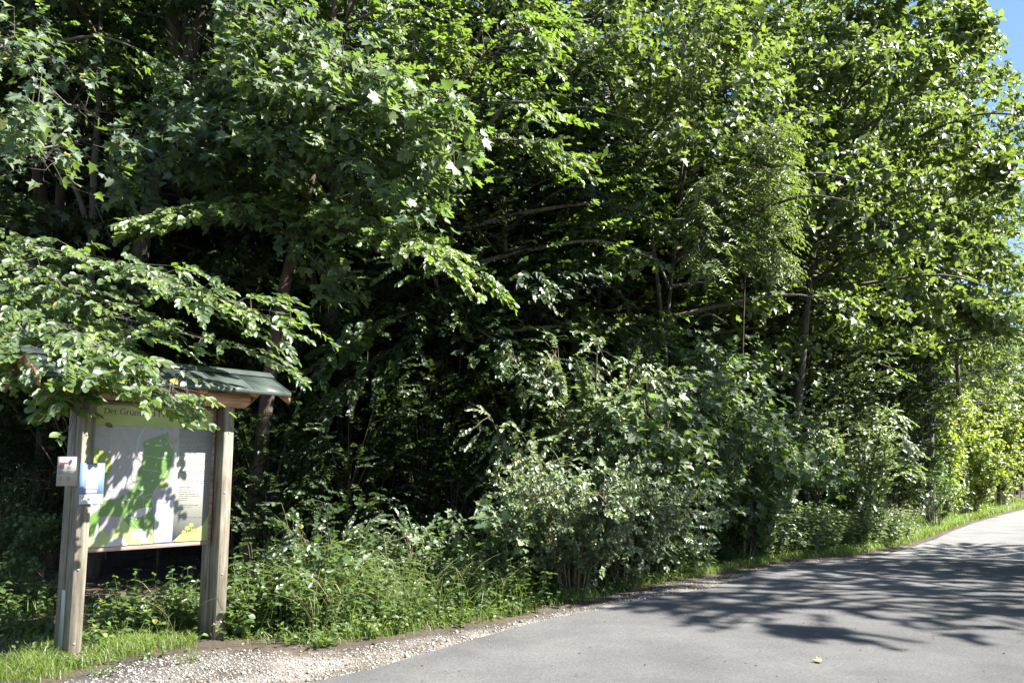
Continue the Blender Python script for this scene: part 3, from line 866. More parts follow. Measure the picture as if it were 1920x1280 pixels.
def lettering(text, x0, x1, z, slope, thick=.105, thin=.045):
    adv = sum(GL[c][0] for c in text); k = (x1 - x0) / adv
    polys = []; cx_ = x0
    for ch in text:
        a, st = GL[ch]
        for s in st:
            s = [np.array(p, float) for p in s]
            for p, q_ in zip(s[:-1], s[1:]):
                d = q_ - p; L = np.linalg.norm(d)
                if L < 1e-6: continue
                d /= L; wd = thin + (thick - thin) * abs(d[1]); nn = np.array([-d[1], d[0]]) * wd / 2
                p2, q2 = p - d * .01, q_ + d * .01
                polys.append([(cx_ + k * r_[0], z + k * r_[1] + slope * (cx_ - x0)) for r_ in (p2 - nn, q2 - nn, q2 + nn, p2 + nn)])
        cx_ += a * k
    return polys
(xa, za), (xb, zb) = puv((360, 362)), puv((987, 396))
print_sheet('title_lettering', lettering('Der Grünwald-Perlacher Forst', xa, xb, za, (zb - za) / (xb - xa), .125, .055), M['ink'], 3, raw=True)
(xa, za), (xb, zb) = puv((697, 908)), puv((738, 908))
print_sheet('legend_lettering', lettering('Legende', xa, xb, za, 0), M['ink'], 8, raw=True)
# felt-pen scrawl down the inner face of the board's frame
B = MB()
scr = [(0, 0), (-.016, -.02), (.014, -.055), (-.012, -.06), (.016, -.10), (-.012, -.12), (.014, -.15), (-.010, -.16), (.012, -.20), (.004, -.17), (-.012, -.21), (.014, -.25), (-.008, -.25), (.010, -.285)]
xq = XI - .022
scrp = []
for a, b_ in zip(scr[:-1], scr[1:]):
    a, b_ = np.array(a), np.array(b_); d = (b_ - a) / np.linalg.norm(b_ - a); nn = np.array([-d[1], d[0]]) * .0042
    scrp.append([(xq + p[0], 1.72 + p[1]) for p in (a - nn, b_ - nn, b_ + nn, a + nn)])
print_sheet('felt_pen_scrawl', scrp, M['ink'], 1, parent=board, raw=True, y0=.1715)

# two leaflets on the near post
def leaflet(name, label, w_, h_, mat, loc, yaw):
    o = empty(name, loc, yaw); tag(o, label, 'leaflet', None)
    return o
CR, SR = math.cos(rad(90) - SAZ), math.sin(rad(90) - SAZ)
def to_world(x, y, z): return (SX + x * CR - y * SR, SY + x * SR + y * CR, z)
M['paper'] = flat_mat('cream_paper', (0.311, 0.300, 0.269), .6, .04, 20)
M['flyer'] = flat_mat('blue_flyer', (.105, .17, .27), .45, .10, 5)
M['flyer2'] = flat_mat('blue_flyer_shape', (0.178, 0.252, 0.429), .45, .06, 5)
M['red_p'] = flat_mat('red_print', (.55, .08, .07), .45, .1, 20)
def flat_part(name, polys, mat, y, parent):
    return print_sheet(name, polys, mat, 0, parent=parent, raw=True, y0=y)
def sheetbox(name, w_, h_, mat, parent):
    B = MB(); n = 6
    vs = []; fs = []
    for i in range(n + 1):
        x = w_ * i / n; cv = .006 * math.sin(i / n * 3.1)
        vs += [(x, -cv, 0), (x, -cv, h_), (x, -cv + .0008, 0), (x, -cv + .0008, h_)]
    for i in range(n):
        a = 4 * i; b_ = a + 4
        fs += [(a, b_, b_ + 1, a + 1), (a + 2, a + 3, b_ + 3, b_ + 2), (a, a + 2, b_ + 2, b_), (a + 1, b_ + 1, b_ + 3, a + 3)]
    fs += [(0, 1, 3, 2), (4 * n, 4 * n + 2, 4 * n + 3, 4 * n + 1)]
    B.add(vs, fs); return B.build(name, mat, parent)
yw = rad(90) - SAZ
fl = leaflet('paper_leaflet', 'blue flyer with white label and footer fixed on the near post of the information board', .2, .3, None, to_world(-.716, -.012, 1.34), yw)
sheetbox('sheet', .205, .36, M['flyer'], fl)
flat_part('footer_print', [[(.004, .004), (.201, .004), (.201, .088), (.004, .088)]], M['white_p'], -.0075, fl)
flat_part('label_print', [[(.052, .135), (.152, .135), (.152, .255), (.052, .255)], [(.052, .10), (.146, .10), (.146, .126), (.052, .126)]], M['white_p'], -.0075, fl)
flat_part('text_print', [[(.06, .335), (.16, .335), (.16, .343), (.06, .343)], [(.06, .318), (.165, .318), (.165, .326), (.06, .326)], [(.065, .300), (.135, .300), (.135, .307), (.065, .307)]], M['white_p'], -.0078, fl)
flat_part('emblem_print', [[(.082 + .011 * math.cos(a), .045 + .010 * math.sin(a)) for a in np.linspace(0, 6.28, 11)[:-1]], [(.034, .035), (.038, .035), (.038, .06), (.034, .06)]], M['ink'], -.0082, fl)
flat_part('footer_lines', [[(.10, .050), (.17, .050), (.17, .053), (.10, .053)], [(.10, .042), (.16, .042), (.16, .045), (.10, .045)]], M['ink_grey'], -.0082, fl)
lf = leaflet('paper_leaflet', 'cream notice with red heading bar tucked behind the blue flyer', .2, .3, None, to_world(-.845, .155, 1.50), yw - rad(46))
sheetbox('sheet', .19, .255, M['paper'], lf)
flat_part('heading_print', [[(.02, .19), (.095, .19), (.095, .205), (.02, .205)]], M['red_p'], -.0075, lf)
flat_part('figure_print', [[(.108, .195), (.118, .19), (.13, .205), (.128, .225), (.118, .235), (.106, .222)]], M['blue_p'], -.0076, lf)
tx = []
for x0 in (.015, .085):
    for y in (.17, .163, .156, .149, .13, .123, .116, .109, .102, .08, .073, .066, .059, .052, .045, .025):
        tx.append([(x0, y), (x0 + RNG.uniform(.03, .055), y), (x0 + .03, y + .003), (x0, y + .003)])
flat_part('text_print', tx, M['ink_grey'], -.0075, lf)
# ------------------------------------------------------------------ trees along the edge of the forest
def shape_for(style, lite):
    return {'maple': 'maple_lite' if lite else 'maple', 'beech': 'oval_lite' if lite else 'oval', 'lime': 'oval_lite' if lite else 'round', 'ash': 'lance', 'shrub': 'oval_lite' if lite else 'oval'}[style]
def localise(base, B, LV):
    base = np.asarray(base, float)
    B.v = [(x - base[0], y - base[1], z - base[2]) for x, y, z in B.v]
    for L in LV: L.pos = [p - base for p in L.pos]
SUN3 = np.array([SUN_H[0] * math.cos(SUN_EL), SUN_H[1] * math.cos(SUN_EL), math.sin(SUN_EL)])
# sun shafts: crown leaves removed up-sun so light reaches these boughs and shrubs
SUN_GAPS = [(P(*c), r) for c, r in (((720, 230, 9.2), 1.25), ((640, 390, 9.3), 1.0), ((800, 440, 8.9), .95), ((400, 400, 9.2), .8), ((500, 590, 7.3), .6), ((560, 150, 9.8), .9), ((1150, 690, 12.4), 1.2),
        ((1300, 740, 13.6), 1.2), ((1430, 380, 13.1), 1.3), ((1700, 320, 16.8), 1.7), ((1600, 790, 17.8), 1.3), ((1540, 980, 16.8), 1.6), ((1440, 850, 16.6), 1.1), ((1760, 550, 16), 1.0), ((1000, 290, 11), .7), ((832, 540, 13.5), .45), ((822, 670, 13.5), .4), ((1755, 760, 28), 2.2), ((1812, 830, 31), 2.2), ((1868, 700, 38), 2.5), ((1220, 780, 12.4), 1.2), ((1010, 800, 11.9), 1.0), ((90, 270, 8.6), .7))]
def thin(pos, rng):
    keep = np.ones(len(pos), bool)
    for c, r in SUN_GAPS:
        v = pos - c; al = v @ SUN3
        pd = np.linalg.norm(v - al[:, None] * SUN3, axis=1)
        keep &= ~((al > r * .9) & (pd < r) & (rng.uniform(0, 1, len(pos)) < .88))
    return keep
# trunks that stand free of leaves where the photograph shows them
BARE = [(140, 180, 215, 470, 11.4), (45, 290, 112, 480, 13.2), (298, -20, 348, 115, 12), (350, -20, 405, 108, 12), (632, -20, 692, 105, 13.4), (245, 440, 300, 485, 12), (515, 500, 575, 665, 11),
        (812, 515, 852, 720, 13.4), (1478, 560, 1532, 900, 17.8), (1622, 560, 1662, 800, 24.6), (1105, 480, 1132, 600, 16.6), (1395, 590, 1418, 740, 20.6), (1560, 650, 1700, 880, 20)]
TITLE = [(0, 782, 172, 870, 9), (178, 748, 272, 800, 9), (372, 760, 402, 792, 9), (290, 684, 545, 738, 9), (400, 700, 440, 900, 9), (165, 800, 420, 1030, 9)]
def view_gap(pos, rng, boxes=BARE):
    u, v, z = proj(pos)
    keep = np.ones(len(pos), bool)
    for a, b_, c, d, zz in boxes:
        keep &= ~((u > a) & (u < c) & (v > b_) & (v < d) & (z < zz) & (rng.uniform(0, 1, len(pos)) < .93))
    return keep
UNIT = {}
def leaf_objects(root, base, arr, shape, mat, nmax):
    """the leaves that show largest in the photograph become parts of their own; returns the rest"""
    pos, d, n, size, tint = arr
    u, v, z = proj(pos + base)
    vis = (z > 1) & (u > -10) & (u < 1930) & (v > -10) & (v < 1290)
    score = np.where(vis, size / np.maximum(z, .1), 0)
    order = np.argsort(-score)[:nmax]
    order = order[score[order] > 0]
    x, y, zz = frames(d[order], n[order])
    for k, i in enumerate(order):
        q = int(np.clip(tint[i] * 6, 0, 5))
        key = (shape, mat.name, q)
        if key not in UNIT:
            o1 = np.zeros((1, 3))
            UNIT[key] = bake('leaf', o1, np.array([[0, 1., 0]]), np.array([[0, 0, 1.]]), np.ones(1), np.array([(q + .5) / 6]), shape, mat)
        o = link('leaf', UNIT[key], root)
        s = float(size[i])
        Mx = Matrix(((x[k][0] * s, y[k][0] * s, zz[k][0] * s, pos[i][0]), (x[k][1] * s, y[k][1] * s, zz[k][1] * s, pos[i][1]), (x[k][2] * s, y[k][2] * s, zz[k][2] * s, pos[i][2]), (0, 0, 0, 1)))
        o.matrix_local = Mx
    mask = np.ones(len(pos), bool); mask[order] = False
    return [a[mask] for a in arr]
def finish(name, label, cat, base, B, layers, bmat, stem='trunk', nleaf=0, group=None, crown='crown'):
    """layers: list of (Leaves, shape, material); the first layer gives the separate leaf parts"""
    base = np.asarray(base, float)
    localise(base, B, [L for L, _, _ in layers])
    root = empty(name, tuple(base))
    tag(root, label, cat, group)
    if B.n: B.build(stem, bmat, root, smooth=True)
    for k, (L, shp, mat) in enumerate(layers):
        if not L.pos: continue
        arr = L.arrays()
        if k == 0 and cat == 'tree':
            kp = view_gap(arr[0] + base, RNG, TITLE if name == 'hornbeam_tree' else BARE[:8]); arr = [q[kp] for q in arr]
        if k == 1:
            kp = thin(arr[0] + base, RNG) & view_gap(arr[0] + base, RNG); arr = [q[kp] for q in arr]
        if k == 0 and nleaf: arr = leaf_objects(root, base, arr, shp, mat, nleaf)
        if len(arr[0]): link(crown, bake(crown, *arr, shp, mat), root, 'stuff')
    return root
def base_at(u, Y):
    p = P(u, 890, Y); q = np.array([[p[0], p[1]]])
    return np.array([p[0], p[1], float(ground_z(q)[0])])
def edge_tree(name, label, px, r0, H, z0, R, style, mat, size, bark='bark', seed=1, nb=34, sprays=22, per=13, dens=1.55, boughs=(), extra=None, bias=(0.75, -.66), forks=None, base_uY=None, group=None, nleaf=0, top=.35, tint=.5, r1=.3, lite=True, skip_crown=False, detail_style=None, lean_top=None, length=.45, sides=12):
    rng = np.random.default_rng(seed)
    B, LV, LD = MB(), Leaves(), Leaves()
    pts = [P(*p) for p in px]
    if base_uY: base = base_at(*base_uY)
    else:
        b0 = pts[0] + (pts[0] - pts[1]) / max(.3, (pts[1] - pts[0])[2]) * pts[0][2] * .6 if len(pts) > 1 else pts[0]
        base = np.array([b0[0], b0[1], float(ground_z(np.array([[b0[0], b0[1]]]))[0])])
    full = [base - UP * .15, base + UP * .12] + [p for p in pts if p[2] > .4]
    t_ = full[-1]
    if t_[2] < H - .5:
        d = nrm(full[-1] - full[-2]) if len(full) > 3 else UP
        d = nrm(d * np.array([.5, .5, 1.0]))
        full += [t_ + d * (H - t_[2]) * .5, t_ + UP * (H - t_[2]) + (d * np.array([1, 1, 0])) * (H - t_[2]) * .7]
    path = trunk_path(full)
    add_trunk(B, path, r0, r0 * r1 * .6 if H > 5 else r0 * .3, sides, rng=rng)
    for fp, fr0, fr1 in (forks or []):
        B.tube(smooth_path([P(*p) for p in fp], 5), np.linspace(fr0, fr1, (len(fp) - 1) * 5 + 1), 9)
    if not skip_crown:
        auto_crown(B, LV, H, z0, R, int(nb * 1.25), style, size, per, int(sprays * dens), rng, path[1:], bias=np.array(bias), top=top, tint=tint, length=length)
    for bp in boughs:
        kw = dict(r=.03, width=.45, n=60, per=14, size=size, t0=.1, thick=.09, tint=tint, length=.34)
        kw.update(bp[1])
        bpts = [P(*p) if len(p) == 3 and p[0] is not None else p for p in bp[0]]
        bough(B, LD, bpts, kw['r'], kw['width'], kw['n'], kw.get('style', detail_style or style), kw['size'], kw['per'], rng, t0=kw['t0'], thick=kw['thick'], tint=kw['tint'], length=kw['length'], twigs=kw.get('twigs', True), path_n=6)
    return finish(name, label, 'tree', base, B, [(LD, 'maple_lite' if (detail_style or style) == 'maple' and not nleaf else shape_for(detail_style or style, False), M[mat]), (LV, shape_for(style, lite), M[mat])], M[bark], nleaf=nleaf, group=group)

# hornbeam at the board: boughs hang in front of the roof and the title
edge_tree('hornbeam_tree', 'hornbeam whose low leafy boughs hang over the roof of the information board', [(-75, 640, 10.6), (-70, 400, 10.6), (-66, 150, 10.7), (-60, 20, 10.8)], .13, 12, 7.4, 2.3, 'beech', 'beech', .095, seed=11, nb=16, sprays=22,
    boughs=[
      ([(-70, 455, 10.6), (110, 480, 9.2), (250, 505, 8.2), (400, 555, 7.6), (550, 612, 7.1)], dict(r=.02, width=.62, n=150, thick=.10, size=.10)),
      ([(-70, 520, 10.4), (70, 580, 8.4), (170, 640, 7.1), (275, 716, 6.4), (368, 775, 6.2)], dict(r=.016, width=.42, n=125, thick=.09, size=.10)),
      ([(-70, 500, 10.4), (-10, 560, 8.3), (60, 640, 7.0), (118, 735, 6.5), (150, 765, 6.4)], dict(r=.015, width=.40, n=100, thick=.12, size=.10)),
      ([(60, 560, 9.4), (240, 600, 8.0), (400, 640, 7.3), (500, 672, 7.0), (572, 712, 6.85)], dict(r=.010, width=.26, n=40, thick=.06, size=.09)),
      ([(-70, 480, 10.4), (-60, 540, 8.6), (-20, 600, 7.6), (20, 680, 7.2), (40, 700, 7.0)], dict(r=.014, width=.5, n=80, thick=.14, size=.10)),
      ([(-70, 470, 10.5), (60, 500, 9.0), (150, 560, 8.0), (300, 620, 7.5)], dict(r=.014, width=.55, n=100, thick=.14, size=.10)),
      ([(-70, 500, 10.5), (40, 560, 9.0), (90, 610, 8.0), (180, 660, 7.6)], dict(r=.014, width=.5, n=90, thick=.14, size=.10)),
      ([(-70, 520, 10.4), (0, 610, 7.6), (110, 690, 6.55), (210, 715, 6.4), (300, 742, 6.3)], dict(r=.014, width=.36, n=120, thick=.10, size=.10)),
      ([(-70, 520, 10.4), (-20, 600, 7.8), (50, 665, 6.75), (112, 706, 6.5)], dict(r=.014, width=.42, n=115, thick=.10, size=.10)),
    ], nleaf=300)
edge_tree('slender_maple', 'slim pale maple stem with a side fork, lit against the dark wood', [(172, 470, 11.6), (176, 330, 11.6), (184, 200, 11.6), (190, 0, 11.8)], .078, 12, 8.2, 1.6, 'maple', 'maple', .13, seed=12, nb=16, sprays=14, per=11,
    forks=[([(170, 445, 11.6), (150, 375, 11.5), (122, 312, 11.4), (92, 225, 11.3)], .045, .022), ([(178, 380, 11.6), (200, 430, 11.4), (216, 455, 11.3)], .02, .008)],
    boughs=[([(184, 230, 11.6), (150, 200, 10.0), (80, 200, 8.8), (30, 225, 8.0)], dict(r=.022, width=.5, n=40, per=9, thick=.22, style='maple', size=.13)),
            ([(180, 260, 11.6), (120, 270, 10.0), (60, 285, 8.8), (105, 305, 8.2)], dict(r=.02, width=.5, n=45, per=9, thick=.2, style='maple', size=.13)),
            ([(184, 200, 11.6), (110, 110, 10.2), (40, 80, 9.2), (-30, 100, 8.6)], dict(r=.022, width=.7, n=40, per=9, thick=.28, style='maple', size=.13))])
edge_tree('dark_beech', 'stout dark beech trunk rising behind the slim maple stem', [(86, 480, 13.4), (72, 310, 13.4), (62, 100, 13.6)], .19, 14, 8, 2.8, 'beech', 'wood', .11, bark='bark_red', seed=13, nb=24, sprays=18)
edge_tree('forked_maple', 'grey maple with a forked trunk and a broad sunlit crown of lobed leaves', [(262, 480, 12.2), (292, 340, 12.2), (335, 135, 12.2)], .165, 12.5, 8.8, 2.4, 'maple', 'maple', .14, seed=14, nb=24, sprays=18, per=11, r1=.55,
    forks=[([(300, 310, 12.2), (330, 180, 12.2), (328, 90, 12.1), (318, -20, 12.0), (310, -160, 12)], .125, .10), ([(318, 200, 12.2), (350, 120, 12.1), (378, 40, 12.0), (396, -40, 12), (410, -160, 12)], .12, .09)],
    boughs=[  # tint paints light: raised on sunlit boughs, lowered on shaded ones
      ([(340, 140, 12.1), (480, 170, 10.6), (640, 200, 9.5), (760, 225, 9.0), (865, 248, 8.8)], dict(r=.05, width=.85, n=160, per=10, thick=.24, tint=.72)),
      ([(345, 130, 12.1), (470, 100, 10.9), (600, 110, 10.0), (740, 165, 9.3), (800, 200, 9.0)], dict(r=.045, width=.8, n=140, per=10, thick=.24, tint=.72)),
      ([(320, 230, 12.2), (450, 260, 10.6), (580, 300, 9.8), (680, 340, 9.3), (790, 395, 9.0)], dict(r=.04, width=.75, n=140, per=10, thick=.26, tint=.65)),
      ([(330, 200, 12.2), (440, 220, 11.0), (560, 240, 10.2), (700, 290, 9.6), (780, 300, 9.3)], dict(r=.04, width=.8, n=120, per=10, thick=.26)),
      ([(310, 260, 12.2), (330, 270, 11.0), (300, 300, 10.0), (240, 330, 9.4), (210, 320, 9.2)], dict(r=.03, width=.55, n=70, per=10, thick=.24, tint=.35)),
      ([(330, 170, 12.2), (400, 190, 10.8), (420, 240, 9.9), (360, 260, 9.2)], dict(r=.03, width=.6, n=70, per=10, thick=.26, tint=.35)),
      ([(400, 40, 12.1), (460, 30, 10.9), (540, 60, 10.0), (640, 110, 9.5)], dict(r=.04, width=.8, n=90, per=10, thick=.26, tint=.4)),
      ([(310, 280, 12.2), (420, 340, 10.8), (520, 420, 10.0), (600, 500, 9.6), (640, 530, 9.5)], dict(r=.028, width=.45, n=60, per=9, thick=.2)),
    ], nleaf=300)
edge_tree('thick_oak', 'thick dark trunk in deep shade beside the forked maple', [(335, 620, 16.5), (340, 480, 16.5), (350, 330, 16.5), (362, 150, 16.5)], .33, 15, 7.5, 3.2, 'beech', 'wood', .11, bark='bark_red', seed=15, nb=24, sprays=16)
edge_tree('leaning_beech', 'brown beech trunk leaning over, with one long bough of bright leaves in sun', [(512, 660, 11.2), (532, 545, 11.2), (558, 440, 11.2), (585, 330, 11.2), (610, 180, 11.3)], .125, 12, 5.6, 2.0, 'beech', 'beech', .10, bark='bark_red', seed=16, nb=22, sprays=18,
    forks=[([(590, 400, 11.1), (650, 372, 10.8), (705, 350, 10.5), (765, 316, 10.2)], .06, .035)],
    boughs=[  # raised tint on the sunlit boughs puts part of the sun into leaf colour
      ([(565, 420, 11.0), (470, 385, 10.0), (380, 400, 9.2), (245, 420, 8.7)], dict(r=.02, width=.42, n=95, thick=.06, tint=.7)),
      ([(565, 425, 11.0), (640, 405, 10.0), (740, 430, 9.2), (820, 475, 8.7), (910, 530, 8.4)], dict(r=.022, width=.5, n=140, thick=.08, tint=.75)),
      ([(560, 420, 11.0), (600, 420, 9.8), (660, 430, 9.2), (720, 450, 8.9)], dict(r=.02, width=.45, n=70, thick=.12)),
    ], nleaf=250)
edge_tree('tall_ash', 'tall dark grey trunk above the bright maple boughs', [(628, 420, 13.6), (640, 110, 13.6), (650, 50, 13.6), (664, -40, 13.6)], .185, 14, 7.2, 2.7, 'maple', 'maple', .13, seed=17, nb=26, sprays=18, per=11)
edge_tree('bark_oak', 'oak with rough furrowed bark, its trunk caught by sun patches', [(818, 740, 13.6), (825, 620, 13.6), (836, 520, 13.6), (846, 380, 13.6), (850, 200, 13.6)], .145, 13, 4.0, 2.9, 'beech', 'beech', .125, bark='bark_oak', seed=18, nb=28, sprays=18,
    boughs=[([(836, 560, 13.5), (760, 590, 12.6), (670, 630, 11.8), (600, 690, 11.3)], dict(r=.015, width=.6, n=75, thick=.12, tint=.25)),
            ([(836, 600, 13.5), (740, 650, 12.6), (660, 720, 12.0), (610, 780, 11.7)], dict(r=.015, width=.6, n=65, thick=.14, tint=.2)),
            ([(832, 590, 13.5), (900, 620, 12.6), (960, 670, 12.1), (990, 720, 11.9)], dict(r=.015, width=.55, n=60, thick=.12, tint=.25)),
            ([(846, 400, 13.6), (900, 280, 12.0), (980, 265, 11.0), (1100, 310, 10.4)], dict(r=.03, width=.5, n=90, thick=.09, tint=.3)),
            ([(846, 330, 13.6), (880, 150, 12.0), (960, 60, 11.0), (1030, 90, 10.4)], dict(r=.03, width=.8, n=90, thick=.2)),
            ([(846, 300, 13.6), (800, 120, 12.0), (760, 50, 11.0), (720, 70, 10.4)], dict(r=.03, width=.7, n=80, thick=.2))])
edge_tree('thin_beech', 'thin straight dark stem between the oak and the twin stems', [(1124, 640, 16.8), (1120, 480, 16.8), (1116, 300, 16.8)], .085, 13, 4.0, 3.0, 'beech', 'beech', .125, seed=19, nb=32, sprays=18)
edge_tree('pole_beech', 'very thin pole of a tree just beside the oak in shade', [(1057, 640, 17.5), (1055, 500, 17.5), (1052, 350, 17.5)], .05, 11, 6, 1.8, 'beech', 'wood', .10, seed=20, nb=16, sprays=14)
edge_tree('twin_maple', 'twin stemmed maple with thin pale stems above the hazel', [(1250, 640, 15.0), (1258, 530, 15.0), (1275, 380, 15.0)], .06, 12, 3.8, 2.8, 'maple', 'lime', .15, seed=21, nb=30, sprays=20, per=11,
    forks=[([(1246, 660, 15), (1236, 560, 15), (1222, 440, 15), (1200, 300, 15)], .05, .03)],
    boughs=[([(1200, 320, 15), (1150, 180, 13.6), (1120, 100, 12.6), (1180, 60, 11.8)], dict(r=.03, width=1.0, n=110, per=10, thick=.35, style='maple')),
            ([(1270, 380, 15), (1290, 220, 13.6), (1300, 130, 12.8), (1340, 60, 12.2)], dict(r=.03, width=1.0, n=110, per=10, thick=.35, style='maple'))])
edge_tree('ash_sapling', 'young ash with long feathery leaf fronds fanning to one side', [(1392, 700, 14.6), (1398, 480, 14.4), (1405, 300, 14.2), (1412, 215, 14.2)], .026, 7.6, 8.5, .6, 'ash', 'lime', .10, bark='bark_red', seed=22, skip_crown=True, per=12,
    boughs=[([(1400, 430 - 38 * k, 14.2), (1430, 420 - 36 * k, 13.3), (1466 + (5 if k % 2 else -4) * k * .5, 432 - 38 * k, 12.6)], dict(r=.012, width=.36, n=60, per=12, size=.105, style='ash', length=.34, thick=.10)) for k in range(-2, 6)] +
           [([(1400, 470 - 40 * k, 14.2), (1355, 450 - 40 * k, 13.1), (1310, 470 - 40 * k, 12.5)], dict(r=.012, width=.40, n=60, per=12, size=.105, style='ash', length=.34, thick=.12)) for k in range(-1, 4)], detail_style='ash')
edge_tree('shaded_lime', 'dark upright trunk half hidden behind the lobed leaf bush', [(1404, 760, 21), (1412, 590, 21), (1418, 400, 21)], .15, 14, 4.6, 3.2, 'beech', 'beech', .14, seed=23, nb=32, sprays=18)
edge_tree('roadside_lime', 'lime with a slim visible trunk behind the nettles and a yellow green crown', [(1480, 945, 18), (1492, 800, 18), (1506, 650, 18), (1525, 470, 18), (1560, 330, 18)], .15, 13.5, 5.8, 3.1, 'lime', 'lime', .155, seed=24, nb=40, sprays=26, length=.5,
    forks=[([(1540, 400, 18), (1640, 280, 17.6), (1690, 190, 17.3), (1730, 140, 17)], .07, .035), ([(1560, 350, 18), (1655, 215, 17.7), (1670, 180, 17.5)], .05, .03)],
    boughs=[([(1600, 320, 17.8), (1690, 280, 17), (1780, 280, 16.4), (1890, 330, 16)], dict(r=.03, width=1.0, n=120, thick=.3)),
            ([(1690, 190, 17.3), (1750, 100, 16.8), (1800, 60, 16.5), (1845, 60, 16.3)], dict(r=.03, width=.9, n=110, thick=.4)),
            ([(1620, 250, 17.8), (1640, 100, 17), (1640, 20, 16.5), (1690, -40, 16.3)], dict(r=.03, width=1.1, n=110, thick=.4)),
            ([(1580, 400, 17.8), (1640, 420, 16.8), (1720, 430, 16), (1850, 470, 15.6)], dict(r=.03, width=.8, n=100, thick=.2, tint=.3)),
            ([(1530, 480, 17.8), (1600, 500, 17), (1700, 535, 16), (1790, 565, 15.6), (1862, 600, 15.4)], dict(r=.02, width=.9, n=80, thick=.12, t0=.4, tint=.6))])
edge_tree('shadow_beech', 'black looking trunk standing in the deep shade beyond the roadside lime', [(1640, 800, 25), (1642, 560, 25), (1644, 400, 25)], .19, 18, 7, 3.4, 'beech', 'lime', .13, seed=25, nb=38, sprays=24)
edge_tree('tall_lime', 'tall sunlit lime whose crown edge meets the sky', [(1740, 700, 25), (1742, 400, 25), (1740, 100, 25)], .18, 18.5, 6.0, 2.9, 'lime', 'lime', .175, seed=26, nb=54, sprays=32, per=13, length=.55, top=.5)

# ------------------------------------------------------------------ the wood behind: copies of a few grown trees
def grown_tree(H, z0, R, style, mat, size, seed, nb, sprays, per, shp, bark, r0, bend=.5):
    rng = np.random.default_rng(seed)
    B, LV = MB(), Leaves()
    a = rng.uniform(0, 6.28)
    top = np.array([math.cos(a), math.sin(a), 0]) * bend
    path = trunk_path([np.array([0, 0, -.2]), np.array([0, 0, .15]), top * .2 + UP * H * .3, top * .5 + UP * H * .65, top + UP * H])
    add_trunk(B, path, r0, r0 * .2, 10, rng=rng)
    auto_crown(B, LV, H, z0, R, nb, style, size, per, sprays, rng, path[1:], top=.4, length=.6, width=.42)
    t_me = B.mesh('trunk', M[bark], True)
    c_me = bake('crown', *LV.arrays(), shp, M[mat])
    return t_me, c_me
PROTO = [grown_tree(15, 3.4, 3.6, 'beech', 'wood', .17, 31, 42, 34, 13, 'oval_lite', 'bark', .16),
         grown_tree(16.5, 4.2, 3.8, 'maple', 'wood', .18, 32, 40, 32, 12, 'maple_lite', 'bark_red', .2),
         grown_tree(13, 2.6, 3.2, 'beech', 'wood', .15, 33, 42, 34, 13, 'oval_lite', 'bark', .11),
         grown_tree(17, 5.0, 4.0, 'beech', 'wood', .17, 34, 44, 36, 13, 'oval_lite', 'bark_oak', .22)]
def place_tree(name, label, proto, loc, rz, sc, group=None, cat='tree'):
    o = empty(name, loc, rz); o.scale = (sc, sc, sc)
    tag(o, label, cat, group)
    link('trunk', PROTO[proto][0], o); link('crown', PROTO[proto][1], o, 'stuff')
    return o
rng = np.random.default_rng(99)
KINDS = [('forest_beech', 'slender grey forest beech standing in the shade of the wood'), ('forest_maple', 'brown barked forest maple standing in the shade of the wood'), ('young_beech', 'thin young beech standing in the shade of the wood'), ('forest_oak', 'rough barked forest oak standing in the shade of the wood')]
spots = []
tries = 0
while len(spots) < 170 and tries < 20000:
    tries += 1
    u = rng.uniform(-350, 2050); off = rng.uniform(0, 1) ** .9 * 32 + 3.9
    a = rng.uniform(0, 1)
    e = poly2(FE, [a])[0]; e2 = poly2(FE, [min(1, a + .01)])[0]
    d = (e2 - e); d = d / (np.linalg.norm(d) + 1e-9); nr = np.array([-d[1], d[0]])
    q = e + nr * off
    pu, pv, pz = proj(np.array([q[0], q[1], 2.0]))
    if pz < 6 or pu < -500 or pu > 2150 or q[1] > 70: continue
    if all(np.hypot(q[0] - s[0], q[1] - s[1]) > 2.3 for s in spots): spots.append((q[0], q[1]))
ZONES = [(350, 'behind the board'), (700, 'behind the leaning trunk'), (1050, 'behind the oak'), (1350, 'behind the hazel'), (1560, 'behind the roadside lime'), (9999, 'toward the bend')]
def zone(x, y):
    u = float(proj(np.array([x, y, 1.6]))[0])
    return next(z for lim, z in ZONES if u < lim)
for i, (x, y) in enumerate(spots):
    k = int(rng.integers(0, 4))
    place_tree(KINDS[k][0], KINDS[k][1].replace('in the shade of the wood', 'in the shaded wood ' + zone(x, y)), k, (x, y, float(ground_z(np.array([[x, y]]))[0])), rng.uniform(0, 6.28), rng.uniform(.85, 1.15), KINDS[k][0].replace('_', ' ') + ' trees ' + zone(x, y))
for (u, Y, k, sc, lab) in ((1545, 26, 3, 1.05, 'tall forest oak behind the roadside lime'), (1690, 31, 3, 1.15, 'tall forest oak behind the tall lime'), (1610, 31, 1, 1.15, 'tall forest maple behind the black looking trunk'), (1440, 23, 3, 1.0, 'tall forest oak behind the dogwood shrub'), (1340, 19, 3, .95, 'tall forest oak behind the ash sapling'), (1080, 15.2, 0, .9, 'tall beech behind the hazel'), (960, 14.2, 2, .9, 'beech behind the maple sapling in deep shade')):
    p = P(u, 890, Y)
    place_tree(KINDS[k][0], lab, k, (p[0], p[1], 0), u * .7, sc)
